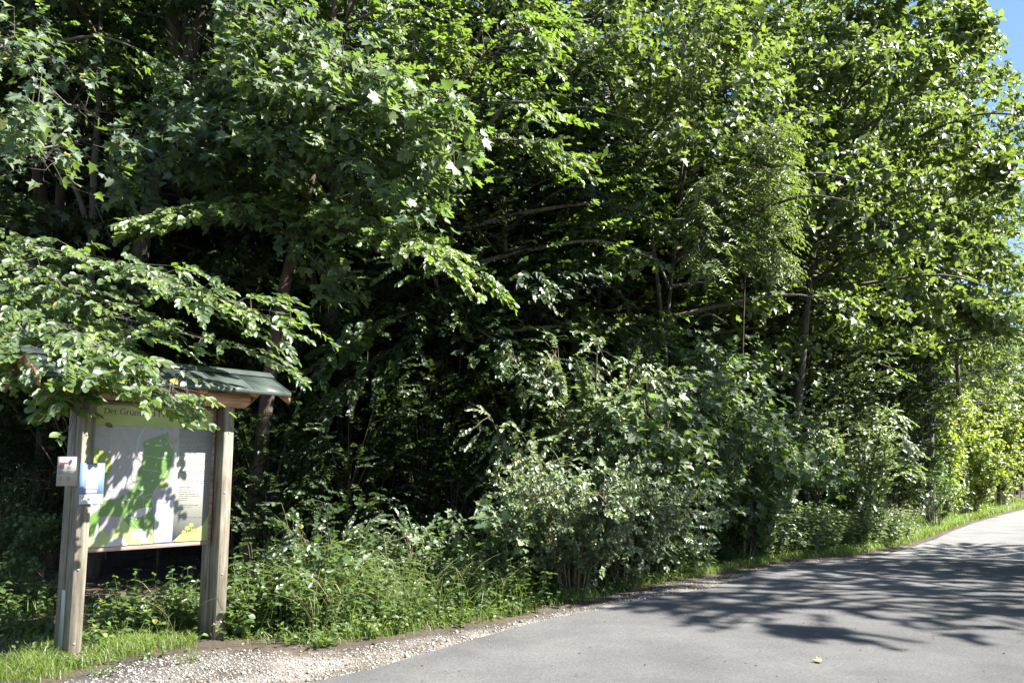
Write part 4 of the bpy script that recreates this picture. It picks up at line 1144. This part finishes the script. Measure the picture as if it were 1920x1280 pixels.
# far-off wood closing the view
def leaf_mass(name, n, path, depth, H, size, mat, seed):
    rng = np.random.default_rng(seed)
    p = poly2(np.array(path, float), rng.uniform(0, 1, n))
    pos = np.column_stack([p[:, 0] + rng.uniform(0, depth, n) * -.6, p[:, 1] + rng.uniform(0, depth, n) * .8, rng.uniform(0, 1, n) ** .9 * H])
    d = rng.normal(0, 1, (n, 3)) - UP * .3
    nn = UP + rng.normal(0, .6, (n, 3))
    link(name, bake(name, pos, d, nn, size * rng.uniform(.6, 1.3, n), rng.uniform(0, 1, n), 'oval_lite', M[mat]), kind='stuff')
leaf_mass('far_off_wood', 18000, [(-40, 30), (-18, 44), (0, 54), (22, 62), (40, 68), (58, 74)], 12, 17, .55, 'wood', 5)

# bright trees round the bend, where the road goes out of sight
PROTO.append(grown_tree(15, 4.6, 3.0, 'lime', 'lime', .19, 41, 36, 24, 12, 'oval_lite', 'bark', .16))
PROTO.append(grown_tree(17, 3.0, 2.6, 'beech', 'pale', .15, 42, 40, 26, 13, 'diamond', 'bark', .14))
for (u, Y, k, sc, lab, nm) in ((1905, 62, 5, 1.25, 'pale grey green birch standing alone against the sky', 'birch_tree'), (1872, 48, 4, .78, 'yellow green lime beyond the tall lime', 'far_lime'), (1935, 50, 4, .7, 'sunlit lime where the road bends away', 'far_lime'),
                               (1985, 66, 4, 1.0, 'sunlit lime farthest along the bend', 'far_lime'), (1840, 44, 0, .8, 'dark beech behind the bright bushes at the bend', 'far_beech'), (1893, 58, 4, .85, 'lime close behind the olive bush at the bend', 'far_lime'), (1915, 76, 0, 1.0, 'distant dark beech where the road leaves the photo', 'far_beech'), (1896, 88, 3, 1.0, 'most distant oak at the end of the road', 'far_oak')):
    p = P(u, 890, Y)
    place_tree(nm, lab, k, (p[0], p[1], 0), u * .37, sc)
for (u, Y, sc, lab) in ((1802, 30.0, .92, 'shorter full crowned lime above the bright bushes'), (1735, 26.5, 1.14, 'full crowned lime crowding the tall lime'), (1640, 23.5, 1.12, 'full crowned lime above the black looking trunk'), (1545, 21.5, 1.08, 'full crowned lime between roadside lime and shadowed trunk'), (1420, 19.8, 1.0, 'full crowned lime rising behind the ash sapling')):
    p = P(u, 890, Y)
    place_tree('crowded_lime', lab, 4, (p[0], p[1], 0), u * .53, sc)
# trees on the other side of the road throw the shade that lies on the asphalt
PROTO.append(grown_tree(17, 5.0, 4.3, 'beech', 'beech', .19, 43, 44, 34, 13, 'oval_lite', 'bark_oak', .24))
for (x, y, k, sc, lab) in ((15.6, 9.8, 6, .97, 'tall broad tree across the road opposite the hazel'), (18.6, 13.6, 6, .86, 'tall tree across the road opposite the joint in the asphalt')):
    place_tree('opposite_tree', lab, k, (x, y, 0), x * 1.7, sc)
# ------------------------------------------------------------------ shrubs and saplings at the forest edge
def shrub(name, label, u, Y, H, R, nst, style, mat, size, seed, sprays=10, per=12, length=.3, lean=(0, 0), tint=.5, nleaf=0, group=None, cat='shrub', droop=.35, width=.28, lite=False, low=.15, bark='twig'):
    rng = np.random.default_rng(seed)
    B, LV = MB(), Leaves()
    base = base_at(u, Y)
    for i in range(nst):
        az = i * 2.39996 + rng.uniform(-.5, .5)
        h = H * rng.uniform(.6, 1.05); r_ = R * rng.uniform(.35, 1.0)
        hd = np.array([math.cos(az), math.sin(az), 0]) * r_ + np.array([lean[0], lean[1], 0]) * h / H
        b0 = base + np.array([math.cos(az), math.sin(az), 0]) * R * .12
        pts = [b0 - UP * .05, b0 + hd * .22 + UP * h * .45, b0 + hd * .6 + UP * h * .88, b0 + hd * 1.0 + UP * h * (1.0 - droop * rng.uniform(.1, .7))]
        bough(B, LV, pts, .008 + .004 * H, width * min(R, 1.2) + .08, sprays, style, size, per, rng, t0=low, thick=.14, tint=tint, length=length, twigs=(Y < 14), path_n=4, tipw=.5)
    return finish(name, label, cat, base, B, [(LV, shape_for(style, lite), M[mat])], M[bark], stem='stems', nleaf=nleaf, group=group, crown='foliage')

shrub('privet_shrub', 'round pale shrub of small leaves arching over the gravel edge', 1072, 10.5, 1.85, 1.2, 21, 'shrub', 'shrub', .060, 51, sprays=40, per=18, length=.26, droop=.75, lean=(.10, -.25))
shrub('maple_sapling', 'low maple sapling with large pale lobed leaves beside the round pale shrub', 905, 10.4, 1.35, .75, 6, 'maple', 'maple', .135, 52, sprays=9, per=8, length=.3, tint=.6, nleaf=120, cat='sapling', lean=(.25, -.2))
shrub('hazel_shrub', 'tall hazel with bright leaves rising above the round pale shrub', 1110, 12.5, 4.0, 1.6, 17, 'beech', 'shrub', .095, 53, sprays=42, per=13, length=.32, droop=.3)
shrub('maple_bush', 'broad bush of dark blue green lobed leaves in front of the shaded trunk', 1300, 13.6, 3.9, 1.6, 18, 'maple', 'maple', .135, 54, sprays=36, per=9, length=.34, tint=.45, nleaf=160, cat='bush', droop=.35)
shrub('dogwood_shrub', 'leafy shrub with pale shining leaves growing round the roadside lime trunk', 1430, 16.4, 3.1, 1.35, 15, 'beech', 'shrub', .11, 55, sprays=34, per=11, length=.34, tint=.45)
shrub('elder_shrub', 'shrub with layered bright leaves between the two dark trunks', 1600, 18.6, 3.3, 1.3, 15, 'beech', 'shrub', .12, 56, sprays=36, per=11, length=.36, tint=.55)
shrub('hazel_shrub', 'spreading pale hazel leaning out between the maple sapling and the tall hazel', 1000, 11.9, 2.7, 1.25, 13, 'beech', 'shrub', .09, 91, sprays=30, per=12, length=.32, droop=.6, lean=(.15, -.3))
shrub('maple_bush', 'lobed leaf maple bush standing just behind the round pale shrub', 1205, 12.2, 3.1, 1.3, 13, 'maple', 'maple', .145, 92, sprays=28, per=9, length=.34, tint=.6, nleaf=120, cat='bush', droop=.5, lean=(.1, -.3))
shrub('maple_bush', 'lobed leaf maple bush with its leaves against the roadside lime trunk', 1385, 14.7, 3.0, 1.3, 13, 'maple', 'maple', .15, 93, sprays=28, per=9, length=.34, tint=.55, nleaf=60, cat='bush', droop=.5, lean=(.1, -.3))
shrub('privet_shrub', 'ragged pale shrub drooping beside the round one, nearer the roadside lime', 1165, 11.2, 1.5, 1.0, 12, 'shrub', 'shrub', .062, 94, sprays=34, per=16, length=.3, droop=.75, lean=(.25, -.05))
shrub('elder_shrub', 'loose leafy shrub with drooping sprays growing against the roadside lime trunk on its sunny side', 1530, 18.8, 2.7, 1.2, 12, 'beech', 'shrub', .12, 95, sprays=28, per=11, length=.36, tint=.55, droop=.6)
shrub('dark_shrub', 'dark low shrub hugging the verge before the bright bushes', 1745, 23.5, 1.3, 1.0, 10, 'beech', 'herb', .10, 57, sprays=12, per=11, length=.34, tint=.15)
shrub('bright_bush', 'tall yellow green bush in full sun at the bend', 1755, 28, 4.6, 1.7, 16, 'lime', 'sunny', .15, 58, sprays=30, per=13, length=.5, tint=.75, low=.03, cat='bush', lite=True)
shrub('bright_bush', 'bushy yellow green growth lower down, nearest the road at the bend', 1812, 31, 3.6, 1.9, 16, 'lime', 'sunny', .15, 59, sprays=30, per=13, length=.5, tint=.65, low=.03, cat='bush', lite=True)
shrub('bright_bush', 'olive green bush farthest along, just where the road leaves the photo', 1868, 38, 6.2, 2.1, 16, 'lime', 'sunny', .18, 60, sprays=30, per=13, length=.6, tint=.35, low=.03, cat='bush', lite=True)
shrub('bramble_shrub', 'dark green bramble mound rising above the tall seeding grass', 610, 9.6, 1.05, .9, 12, 'beech', 'herb', .085, 61, sprays=13, per=10, length=.28, tint=.2)
shrub('bramble_shrub', 'low bramble mound with dull leaves between the seeding grass and the maple sapling', 800, 10.2, .9, .8, 10, 'beech', 'herb', .08, 62, sprays=11, per=10, length=.28, tint=.2)
shrub('bramble_shrub', 'leafy mound under the maple bush, close to the gravel', 1230, 12.4, .75, .8, 10, 'beech', 'herb', .085, 63, sprays=11, per=10, length=.28, tint=.4)
shrub('bramble_shrub', 'leafy mound of darker leaves below the pale shining shrub', 1400, 14.8, .8, .9, 11, 'beech', 'herb', .085, 64, sprays=11, per=10, length=.28, tint=.45)

def proto_shrub(H, R, nst, style, mat, size, seed, sprays, per, shp, length, droop=.2, low=.3):
    rng = np.random.default_rng(seed)
    B, LV = MB(), Leaves()
    for i in range(nst):
        az = i * 2.39996 + rng.uniform(-.5, .5)
        h = H * rng.uniform(.35, 1.0); hd = np.array([math.cos(az), math.sin(az), 0]) * R * rng.uniform(.5, 1)
        z0 = h * .55
        pts = [UP * z0 * .6, UP * z0 + hd * .25, UP * h * .85 + hd * .65, UP * h * (1 - droop * .4) + hd]
        bough(B, LV, pts, .012, .38 * R, sprays, style, size, per, rng, t0=low, thick=.14, length=length, twigs=False)
    B.tube(smooth_path([(0, 0, -.1), (.03, .02, H * .4), (-.02, .03, H * .85)], 4), np.linspace(.03, .006, 9), 6, cap=False)
    return B.mesh('stem', M['twig'], True), bake('foliage', *LV.arrays(), shp, M[mat])
SAP = [proto_shrub(3.6, 1.6, 15, 'beech', 'wood', .10, 71, 20, 12, 'oval_lite', .36), proto_shrub(2.6, 1.3, 13, 'maple', 'maple', .12, 72, 17, 10, 'maple_lite', .34), proto_shrub(5.2, 2.0, 22, 'beech', 'wood', .12, 73, 22, 12, 'oval_lite', .42), proto_shrub(7.5, 2.3, 30, 'beech', 'wood', .13, 74, 24, 12, 'oval_lite', .46)]
SAPN = [('beech_sapling', 'beech sapling with thin layered sprays in the dark understorey'), ('small_maple', 'small maple sapling in the dark understorey'), ('tall_sapling', 'tall dull green sapling in the dark understorey'), ('understorey_beech', 'leafy understorey beech filling the gap between trunks')]
def place_sap(k, x, y, rz, sc):
    o = empty(SAPN[k][0], (x, y, float(ground_z(np.array([[x, y]]))[0])), rz); o.scale = (sc, sc, sc)
    tag(o, SAPN[k][1].replace('in the dark understorey', 'in the understorey ' + zone(x, y)).replace('between trunks', 'between trunks ' + zone(x, y)), 'sapling', SAPN[k][0].replace('_', ' ') + ' group ' + zone(x, y))
    link('stem', SAP[k][0], o); link('foliage', SAP[k][1], o, 'stuff')
rng = np.random.default_rng(123)
n_s = 0; sp_ = []
while n_s < 150:
    u = rng.uniform(-150, 1720)
    fe = np.interp(u, [100, 500, 900, 1250, 1500, 1700], [8.2, 9.2, 10.8, 13.6, 17, 23])
    Y = fe + (3.2 if 430 < u < 1000 else 1.6) + rng.uniform(0, 1) ** 1.1 * 15
    if u < 450 and Y < 12.6: continue
    p = P(u, 890, Y)
    if any(math.hypot(p[0] - a, p[1] - b) < 1.0 for a, b in sp_): continue
    sp_.append((p[0], p[1])); k = int(rng.integers(0, 4)) if Y > fe + 2.6 else int(rng.integers(0, 3))
    place_sap(k, p[0], p[1], rng.uniform(0, 6.28), rng.uniform(.65, 1.15)); n_s += 1

for i in (0, 1, 2, 3, 9):
    u = [-30, 20, 60, 95, 190, 250, 310, 360, 410, 5][i]; Y = [10.2, 11, 12, 10.8, 12.5, 13, 12.6, 12.2, 11.5, 9.6][i]
    p = P(u, 890, Y); place_sap(i % 2, p[0], p[1], i * 1.3, .5 if i < 4 or i == 9 else .42)
for i in range(22):
    u = rng.uniform(1872, 1935); Y = rng.uniform(40, 60); p = P(u - (Y - 40) * .6, 890, Y); place_sap(int(rng.integers(2, 4)), p[0], p[1], i * 1.7, rng.uniform(.8, 1.2))

for i, (u, Y) in enumerate(((500, 11.2), (560, 11.6), (470, 11.6), (1030, 13.0), (980, 12.8), (900, 12.4), (650, 11.9), (720, 12.4), (790, 12.6), (850, 12.2), (1660, 23.5), (1620, 22.5), (1690, 25), (1710, 26.5), (1640, 25.5))):
    p = P(u, 890, Y); place_sap(3 if u > 1600 else 0 if i % 2 else 2, p[0], p[1], i * 2.1, .55 if i < 4 else .7)

# ------------------------------------------------------------------ herbs on the verge
def herb(nst, h, size, per, seed, mat, spread=.16, shp='oval'):
    rng = np.random.default_rng(seed)
    B, LV = MB(), Leaves()
    for i in range(nst):
        az = rng.uniform(0, 6.28); r_ = spread * math.sqrt(rng.uniform(0, 1))
        b0 = np.array([math.cos(az), math.sin(az), 0]) * r_
        hh = h * rng.uniform(.5, 1.0)
        top = b0 * (1.6 + rng.uniform(0, .8)) + UP * hh + np.array([rng.normal(0, .05), rng.normal(0, .05), 0])
        path = smooth_path([b0 - UP * .03, (b0 + top) / 2 + UP * hh * .06, top], 3)
        B.tube(path, np.linspace(.0045, .002, len(path)), 4, cap=False)
        n = per
        t = np.repeat(np.linspace(.15, 1, n // 2), 2)
        p, tan, L = poly_at(path, t)
        a2 = np.arange(n) % 2 * math.pi + (np.arange(n) // 2) * 1.45 + rng.uniform(0, 6)
        ld = np.stack([np.cos(a2), np.sin(a2), rng.normal(-.05, .22, n)], -1)
        ln = UP + rng.normal(0, .3, (n, 3))
        sz = size * (1.1 - .5 * t) * rng.uniform(.8, 1.15, n)
        LV.add(p, ld, ln, sz, np.clip(.35 + .35 * t + rng.normal(0, .14, n), 0, 1))
    return B.mesh('stems', M['herb_stem'], True), bake('foliage', *LV.arrays(), shp, M[mat])
M['herb_stem'] = flat_mat('herb_stem', (.10, .14, .04), .6, .2, 20)
HERB = [herb(9, .80, .135, 14, 81, 'herb', .22), herb(10, .55, .13, 10, 82, 'herb', .24, 'round'), herb(7, .95, .10, 18, 83, 'shrub', .18, 'lance'), herb(10, .32, .085, 8, 84, 'beech', .22, 'round'), herb(20, .95, .12, 20, 85, 'shrub', .42)]
HN = [('nettle_plant', 'nettle clump with toothed paired leaves growing on the verge'), ('leafy_herb', 'broad leaved herb clump growing on the verge'), ('willowherb_plant', 'tall narrow leaved herb clump growing on the verge'), ('low_herb', 'low round leaved herb at the foot of the verge'), ('leafy_mound', 'pale bushy herb mound growing on the verge')]
HZ = [(430, 'in the dark beside the board'), (760, 'between the board and the maple sapling'), (1000, 'under the maple sapling'), (1240, 'below the round pale shrub'), (1400, 'below the maple bush'), (1560, 'below the roadside lime'), (9999, 'near the bend of the road')]
def place_herb(k, x, y, rz, sc, label=None):
    o = empty(HN[k][0], (x, y, float(ground_z(np.array([[x, y]]))[0])), rz); o.scale = (sc, sc, sc)
    hu = float(proj(np.array([x, y, 0]))[0]); hz = next(z for lim, z in HZ if hu < lim)
    tag(o, label or HN[k][1].replace('growing on the verge', hz).replace('at the foot of the verge', hz), 'plant', None if label else HN[k][0].replace('_', ' ') + ' group ' + hz)
    link('stems', HERB[k][0], o); link('foliage', HERB[k][1], o, 'stuff')
rng = np.random.default_rng(321)
cnt = 0
VW = 0
while cnt < 220:
    s = rng.uniform(0, 1) ** 1.0
    u = 425 + s * 1330
    e = poly2(GE, np.linspace(0, 1, 400)); eu, ev, ez = proj(np.column_stack([e, np.zeros(400)]))
    o_ = np.argsort(eu)
    ok = ez > 1
    i = np.argmin(np.abs(np.where(ok, eu, 1e9) - u))
    d = e[min(i + 1, 399)] - e[max(i - 1, 0)]; d /= np.linalg.norm(d) + 1e-9; nr = np.array([-d[1], d[0]])
    off = rng.uniform(.28, 2.1)
    q = e[i] + nr * off
    fpu = float(proj(np.array([q[0], q[1], 0]))[0])
    k = 3 if off < .55 else int(rng.choice([0, 1, 2, 0]))
    place_herb(k, q[0], q[1], rng.uniform(0, 6.28), rng.uniform(.65, 1.1) * (.75 if off < .9 else 1.0)); cnt += 1
for (u, v, k, sc, lab) in ((178, 1208, 1, .55, 'small leafy plant at the foot of the near post of the board'), (250, 1195, 0, .62, 'nettle clump under the map panel, tallest of that patch'), (290, 1190, 1, .8, 'broad leaved clump under the middle of the map panel'),
                           (322, 1186, 0, .6, 'nettle clump under the map panel beside the seeding grass'), (350, 1183, 3, 1.2, 'bright low herb against the far post of the board'), (228, 1205, 3, 1.0, 'low herb in the grass under the map panel'),
                           (462, 1190, 1, .9, 'broad leaved clump just past the far post of the board'), (455, 1175, 0, .95, 'tall nettle clump leaning behind the far post of the board'), (500, 1180, 0, .9, 'nettle clump between the far post and the bramble mound')):
    p = G(u, v); place_herb(k, p[0], p[1], u * .1, sc, lab)
for i in range(16):
    u = rng.uniform(-60, 90); p = P(u, 890, rng.uniform(7.8, 10.0))
    place_herb(int(rng.integers(0, 2)) if i % 3 else 3, p[0], p[1], i * .9, rng.uniform(.5, .8), None)
for i in range(12):
    u = rng.uniform(195, 365); p = G(u, rng.uniform(1160, 1192)); place_herb(i % 2, p[0], p[1], i * 1.1, rng.uniform(.45, .8), None)
for i in range(110):
    u = rng.uniform(440, 1000); v = rng.uniform(1100, 1190) - (u - 440) * .09; p = G(u, v)
    place_herb(int(rng.choice([0, 1, 0, 3])), p[0], p[1], i * .9, rng.uniform(.5, .85), None)
for i in range(14):
    p = G(rng.uniform(10, 370), rng.uniform(1212, 1268)); place_herb(3, p[0], p[1], i * 1.9, rng.uniform(.22, .42), None)
# pale mounds of herbs below the roadside lime
for i in range(44):
    u = rng.uniform(1390, 1690); Y = np.interp(u, [1390, 1500, 1690], [14.8, 16.2, 19.5]) + rng.uniform(-.3, .9)
    p = P(u, 890, Y); place_herb(4, p[0], p[1], rng.uniform(0, 6.28), rng.uniform(.7, 1.15))

# ------------------------------------------------------------------ grass
def blades(name, q, h, wd, mat, rng, lean=.55, tint=None, head=False, z=None):
    n = len(q)
    z = ground_z(q) if z is None else z
    az = rng.uniform(0, 6.28, n); dx = np.stack([np.cos(az), np.sin(az), np.zeros(n)], -1)
    az2 = az + 1.57 + rng.normal(0, .6, n); sx = np.stack([np.cos(az2), np.sin(az2), np.zeros(n)], -1)
    le = h * lean * rng.uniform(.3, 1.4, n)
    b = np.column_stack([q, z - .005])
    ts = [0, .25, .5, .72, .88, 1.0] if head else [0, .5, .85, 1.0]
    prof = [.8, .7, .6, 1.5, 1.9, .3] if head else [1, .95, .62, .06]
    rows = []
    for t_, pw in zip(ts, prof):
        c = b + UP * (h * (t_ - (.30 if head else .12) * lean * t_ ** 3))[:, None] + dx * (le * t_ ** 2.2)[:, None]
        rows += [c - sx * (wd * .5 * pw)[:, None], c + sx * (wd * .5 * pw)[:, None]]
    V = np.stack(rows, 1); nr_ = len(ts)
    f = []
    for j in range(nr_ - 1): f += [2 * j, 2 * j + 1, 2 * j + 3, 2 * j + 2]
    L = (np.array(f)[None] + (np.arange(n) * 2 * nr_)[:, None]).ravel()
    tt = np.clip(rng.normal(.5, .22, n), 0, .94) if tint is None else np.minimum(tint, .94)
    return link(name, mesh_from(name, V.reshape(-1, 3), L, np.full(n * (nr_ - 1), 4), M[mat], tint=np.repeat(tt, nr_ - 1)), kind='stuff')
rng = np.random.default_rng(555)
verge = np.vstack([GE, FE[::-1] + np.array([-.6, .9])])
N = 900000
q = np.stack([rng.uniform(-9.5, 30, N), rng.uniform(3, 48, N)], -1)
q = q[inside(q, verge)]
dg = dist_poly(q, GE)
uu, vv, zz = proj(np.column_stack([q, np.zeros(len(q))]))
ok = (uu > -200) & (uu < 2050) & (zz > 2)
q, dg, uu, zz = q[ok], dg[ok], uu[ok], zz[ok]
patch = .5 + .5 * np.sin(q[:, 0] * 2.1 + 1.3 * np.sin(q[:, 1] * 1.7)) * np.cos(q[:, 1] * 1.3 + .6)
fill = np.clip((dg - .02) / .25, 0, 1) * np.where(dg > .7, .35, 1.0) * (.35 + .65 * patch)
bare = ((uu > 300) & (uu < 455) & (dg < .45)) | ((uu >= 455) & (uu < 640) & (dg < .14)) | ((uu > 330) & (uu < 430) & (dg < .7))
fill = np.where(bare, fill * .12, fill)
fill *= np.where(zz > 22, .9, 1.0)
k = rng.uniform(0, 1, len(q)) < fill
q, dg, zz, uu = q[k], dg[k], zz[k], uu[k]
print('grass', len(q))
if len(q) > 130000: 
    sel = rng.permutation(len(q))[:130000]; q, dg, zz, uu = q[sel], dg[sel], zz[sel], uu[sel]
h = np.where(dg < .9, .10, .18) * rng.uniform(.5, 1.5, len(q)) * np.where(zz > 18, 1.6, 1)
blades('grass', q, h, .0045 * rng.uniform(.7, 1.5, len(q)) * np.clip(zz / 9, 1, 3), 'grass', rng, .8)
# dense lawn-like fringe round the near post
near = np.stack([rng.uniform(-5.6, -2.2, 60000), rng.uniform(5.2, 8.4, 60000)], -1)
dn = dist_poly(near, GE); nu, nv, _ = proj(np.column_stack([near, np.zeros(len(near))]))
near = near[(dn > .0) & (dn < 1.1) & (nu < 370) & (rng.uniform(0, 1, len(near)) < np.clip(dn / .45, 0, 1) * (.45 + .55 * np.sin(near[:, 0] * 6.3 + 1) * np.cos(near[:, 1] * 5.7) + .15))]
blades('short_grass', near, .085 * rng.uniform(.35, 1.9, len(near)) * (.6 + .5 * np.sin(near[:, 0] * 5.1) * np.cos(near[:, 1] * 4.3) + .3), .0042 * rng.uniform(.7, 1.4, len(near)), 'grass', rng, .9, tint=np.clip(rng.normal(.6, .28, len(near)), 0, 1))
ns = near[rng.uniform(0, 1, len(near)) < .07]
blades('dry_grass', ns, .12 * rng.uniform(.5, 1.5, len(ns)), np.full(len(ns), .003), 'straw', rng, .9)
# bright low turf along the gravel
tq = np.stack([rng.uniform(-3, 14, 260000), rng.uniform(6, 26, 260000)], -1)
dt = dist_poly(tq, GE); tu, tv_, tz = proj(np.column_stack([tq, np.zeros(len(tq))]))
kk = (dt > .1) & (dt < .62) & (tu > 448) & (tu < 1900) & (tz > 3) & (rng.uniform(0, 1, len(tq)) < np.clip((dt - .05) / .2, 0, 1) * (.5 + .6 * np.sin(tq[:, 0] * 3.1) * np.cos(tq[:, 1] * 2.3)))
tq, tz = tq[kk], tz[kk]
blades('turf', tq, .12 * rng.uniform(.4, 1.6, len(tq)), .005 * rng.uniform(.7, 1.3, len(tq)) * np.clip(tz / 9, 1, 2.5), 'grass', rng, .85, tint=np.clip(rng.normal(.62, .22, len(tq)), 0, 1))
# tall seeding grass
def seed_grass(n, u0, u1, o0, o1, hh, nm='seeding_grass'):
    out = []
    e = poly2(GE, np.linspace(0, 1, 800)); eu, ev, ez = proj(np.column_stack([e, np.zeros(800)]))
    for _ in range(n):
        i = np.argmin(np.abs(np.where(ez > 1, eu, 1e9) - rng.uniform(u0, u1)))
        d = e[min(i + 1, 799)] - e[max(i - 1, 0)]; d /= np.linalg.norm(d) + 1e-9
        out.append(e[i] + np.array([-d[1], d[0]]) * rng.uniform(o0, o1) + rng.normal(0, .03, 2))
    out = np.array(out)
    return blades(nm, out, hh * rng.uniform(.6, 1.25, n), np.full(n, .0042), 'straw', rng, .75, head=True)
seed_grass(170, 560, 960, .35, 1.2, .75)
seed_grass(60, 960, 1180, .3, .8, .6)
seed_grass(500, 1690, 1920, .3, 1.8, 1.0)
qq = np.array([G(u, v)[:2] for u, v in zip(rng.uniform(265, 345, 40), rng.uniform(1180, 1200, 40))])
blades('seeding_grass', qq, .62 * rng.uniform(.6, 1.2, 40), np.full(40, .0042), 'straw', rng, .9, head=True)
qq = np.array([G(u, v)[:2] for u, v in zip(rng.uniform(440, 1000, 520), rng.uniform(1120, 1200, 520))])
qq = qq[dist_poly(qq, GE) > .2]
blades('tall_grass', qq, .48 * rng.uniform(.5, 1.3, len(qq)), .0065 * rng.uniform(.6, 1.2, len(qq)), 'grass', rng, .8, tint=rng.uniform(.2, .7, len(qq)))

# ground cover leaves and dry litter
n = 30000
q = np.stack([rng.uniform(-9, 24, n * 4), rng.uniform(4, 40, n * 4)], -1)
q = q[inside(q, verge)][:n]; dq = dist_poly(q, GE); q = q[(dq > .35) & (rng.uniform(0, 1, len(q)) < .75)]
nn = len(q)
pos = np.column_stack([q, ground_z(q) + rng.uniform(.03, .22, nn) * np.clip(dist_poly(q, GE), .3, 1.2)])
a = rng.uniform(0, 6.28, nn)
link('ground_cover', bake('ground_cover', pos, np.stack([np.cos(a), np.sin(a), rng.normal(-.1, .2, nn)], -1), UP + rng.normal(0, .35, (nn, 3)), rng.uniform(.035, .085, nn), np.clip(rng.normal(.5, .2, nn), 0, 1), 'oval_lite', M['beech']), kind='stuff')
n = 9000
q = np.stack([rng.uniform(-9, 14, n * 3), rng.uniform(4, 24, n * 3)], -1)
dq = dist_poly(q, GE); dF = dist_poly(q, FE)
uq, _, zq = proj(np.column_stack([q, np.zeros(len(q))]))
k = (((dq > -.16) & (dq < .5) & (uq > 280) & (rng.uniform(0, 1, len(q)) < .5)) | (dF > -.6)) & (zq > 1)
q = q[k][:n]; nn = len(q); a = rng.uniform(0, 6.28, nn)
pos = np.column_stack([q, np.maximum(ground_z(q), .006) + rng.uniform(.006, .022, nn)])
link('leaf_litter', bake('leaf_litter', pos, np.stack([np.cos(a), np.sin(a), rng.normal(0, .15, nn)], -1), UP + rng.normal(0, .3, (nn, 3)), rng.uniform(.02, .07, nn), rng.uniform(0, 1, nn), 'oval_lite', M['litter']), kind='stuff')
# scraps and twigs on the asphalt
q = np.stack([rng.uniform(-2, 9, 420), rng.uniform(6, 15, 420)], -1); q = q[inside(q, new_poly)][:190]; nn = len(q); a = rng.uniform(0, 6.28, nn)
link('road_litter', bake('road_litter', np.column_stack([q, np.full(nn, .027)]), np.stack([np.cos(a), np.sin(a), rng.normal(.05, .1, nn)], -1), UP + rng.normal(0, .25, (nn, 3)), rng.uniform(.012, .035, nn), rng.uniform(0, .8, nn), 'oval_lite', M['litter']), kind='stuff')
# curled dry leaf lying on the road
p = G(1532, 1246)
B = MB()
tv, tf = SHAPES['maple']
vs = []
for dz in (0, .0012):
    for x, y, z in tv:
        yy_ = (y - .5); r_ = .055
        ang = yy_ * 1.5
        vs.append((x * .085, math.sin(ang) * r_, (1 - math.cos(ang)) * r_ * 1.0 + abs(x) ** 1.5 * .06 + dz))
k = len(tv)
fs = [tuple(f) for f in tf] + [tuple(i + k for i in f)[::-1] for f in tf]
B.add(vs, fs)
M['fallen'] = flat_mat('dry_yellow_leaf', (.20, .165, .085), .7, .35, 40)
o = B.build('fallen_leaf', M['fallen']); o.location = (p[0], p[1], .026); o.rotation_euler = (.1, -.25, 1.2)
tag(o, 'curled dry yellowish leaf lying alone on the sunlit asphalt', 'leaf')
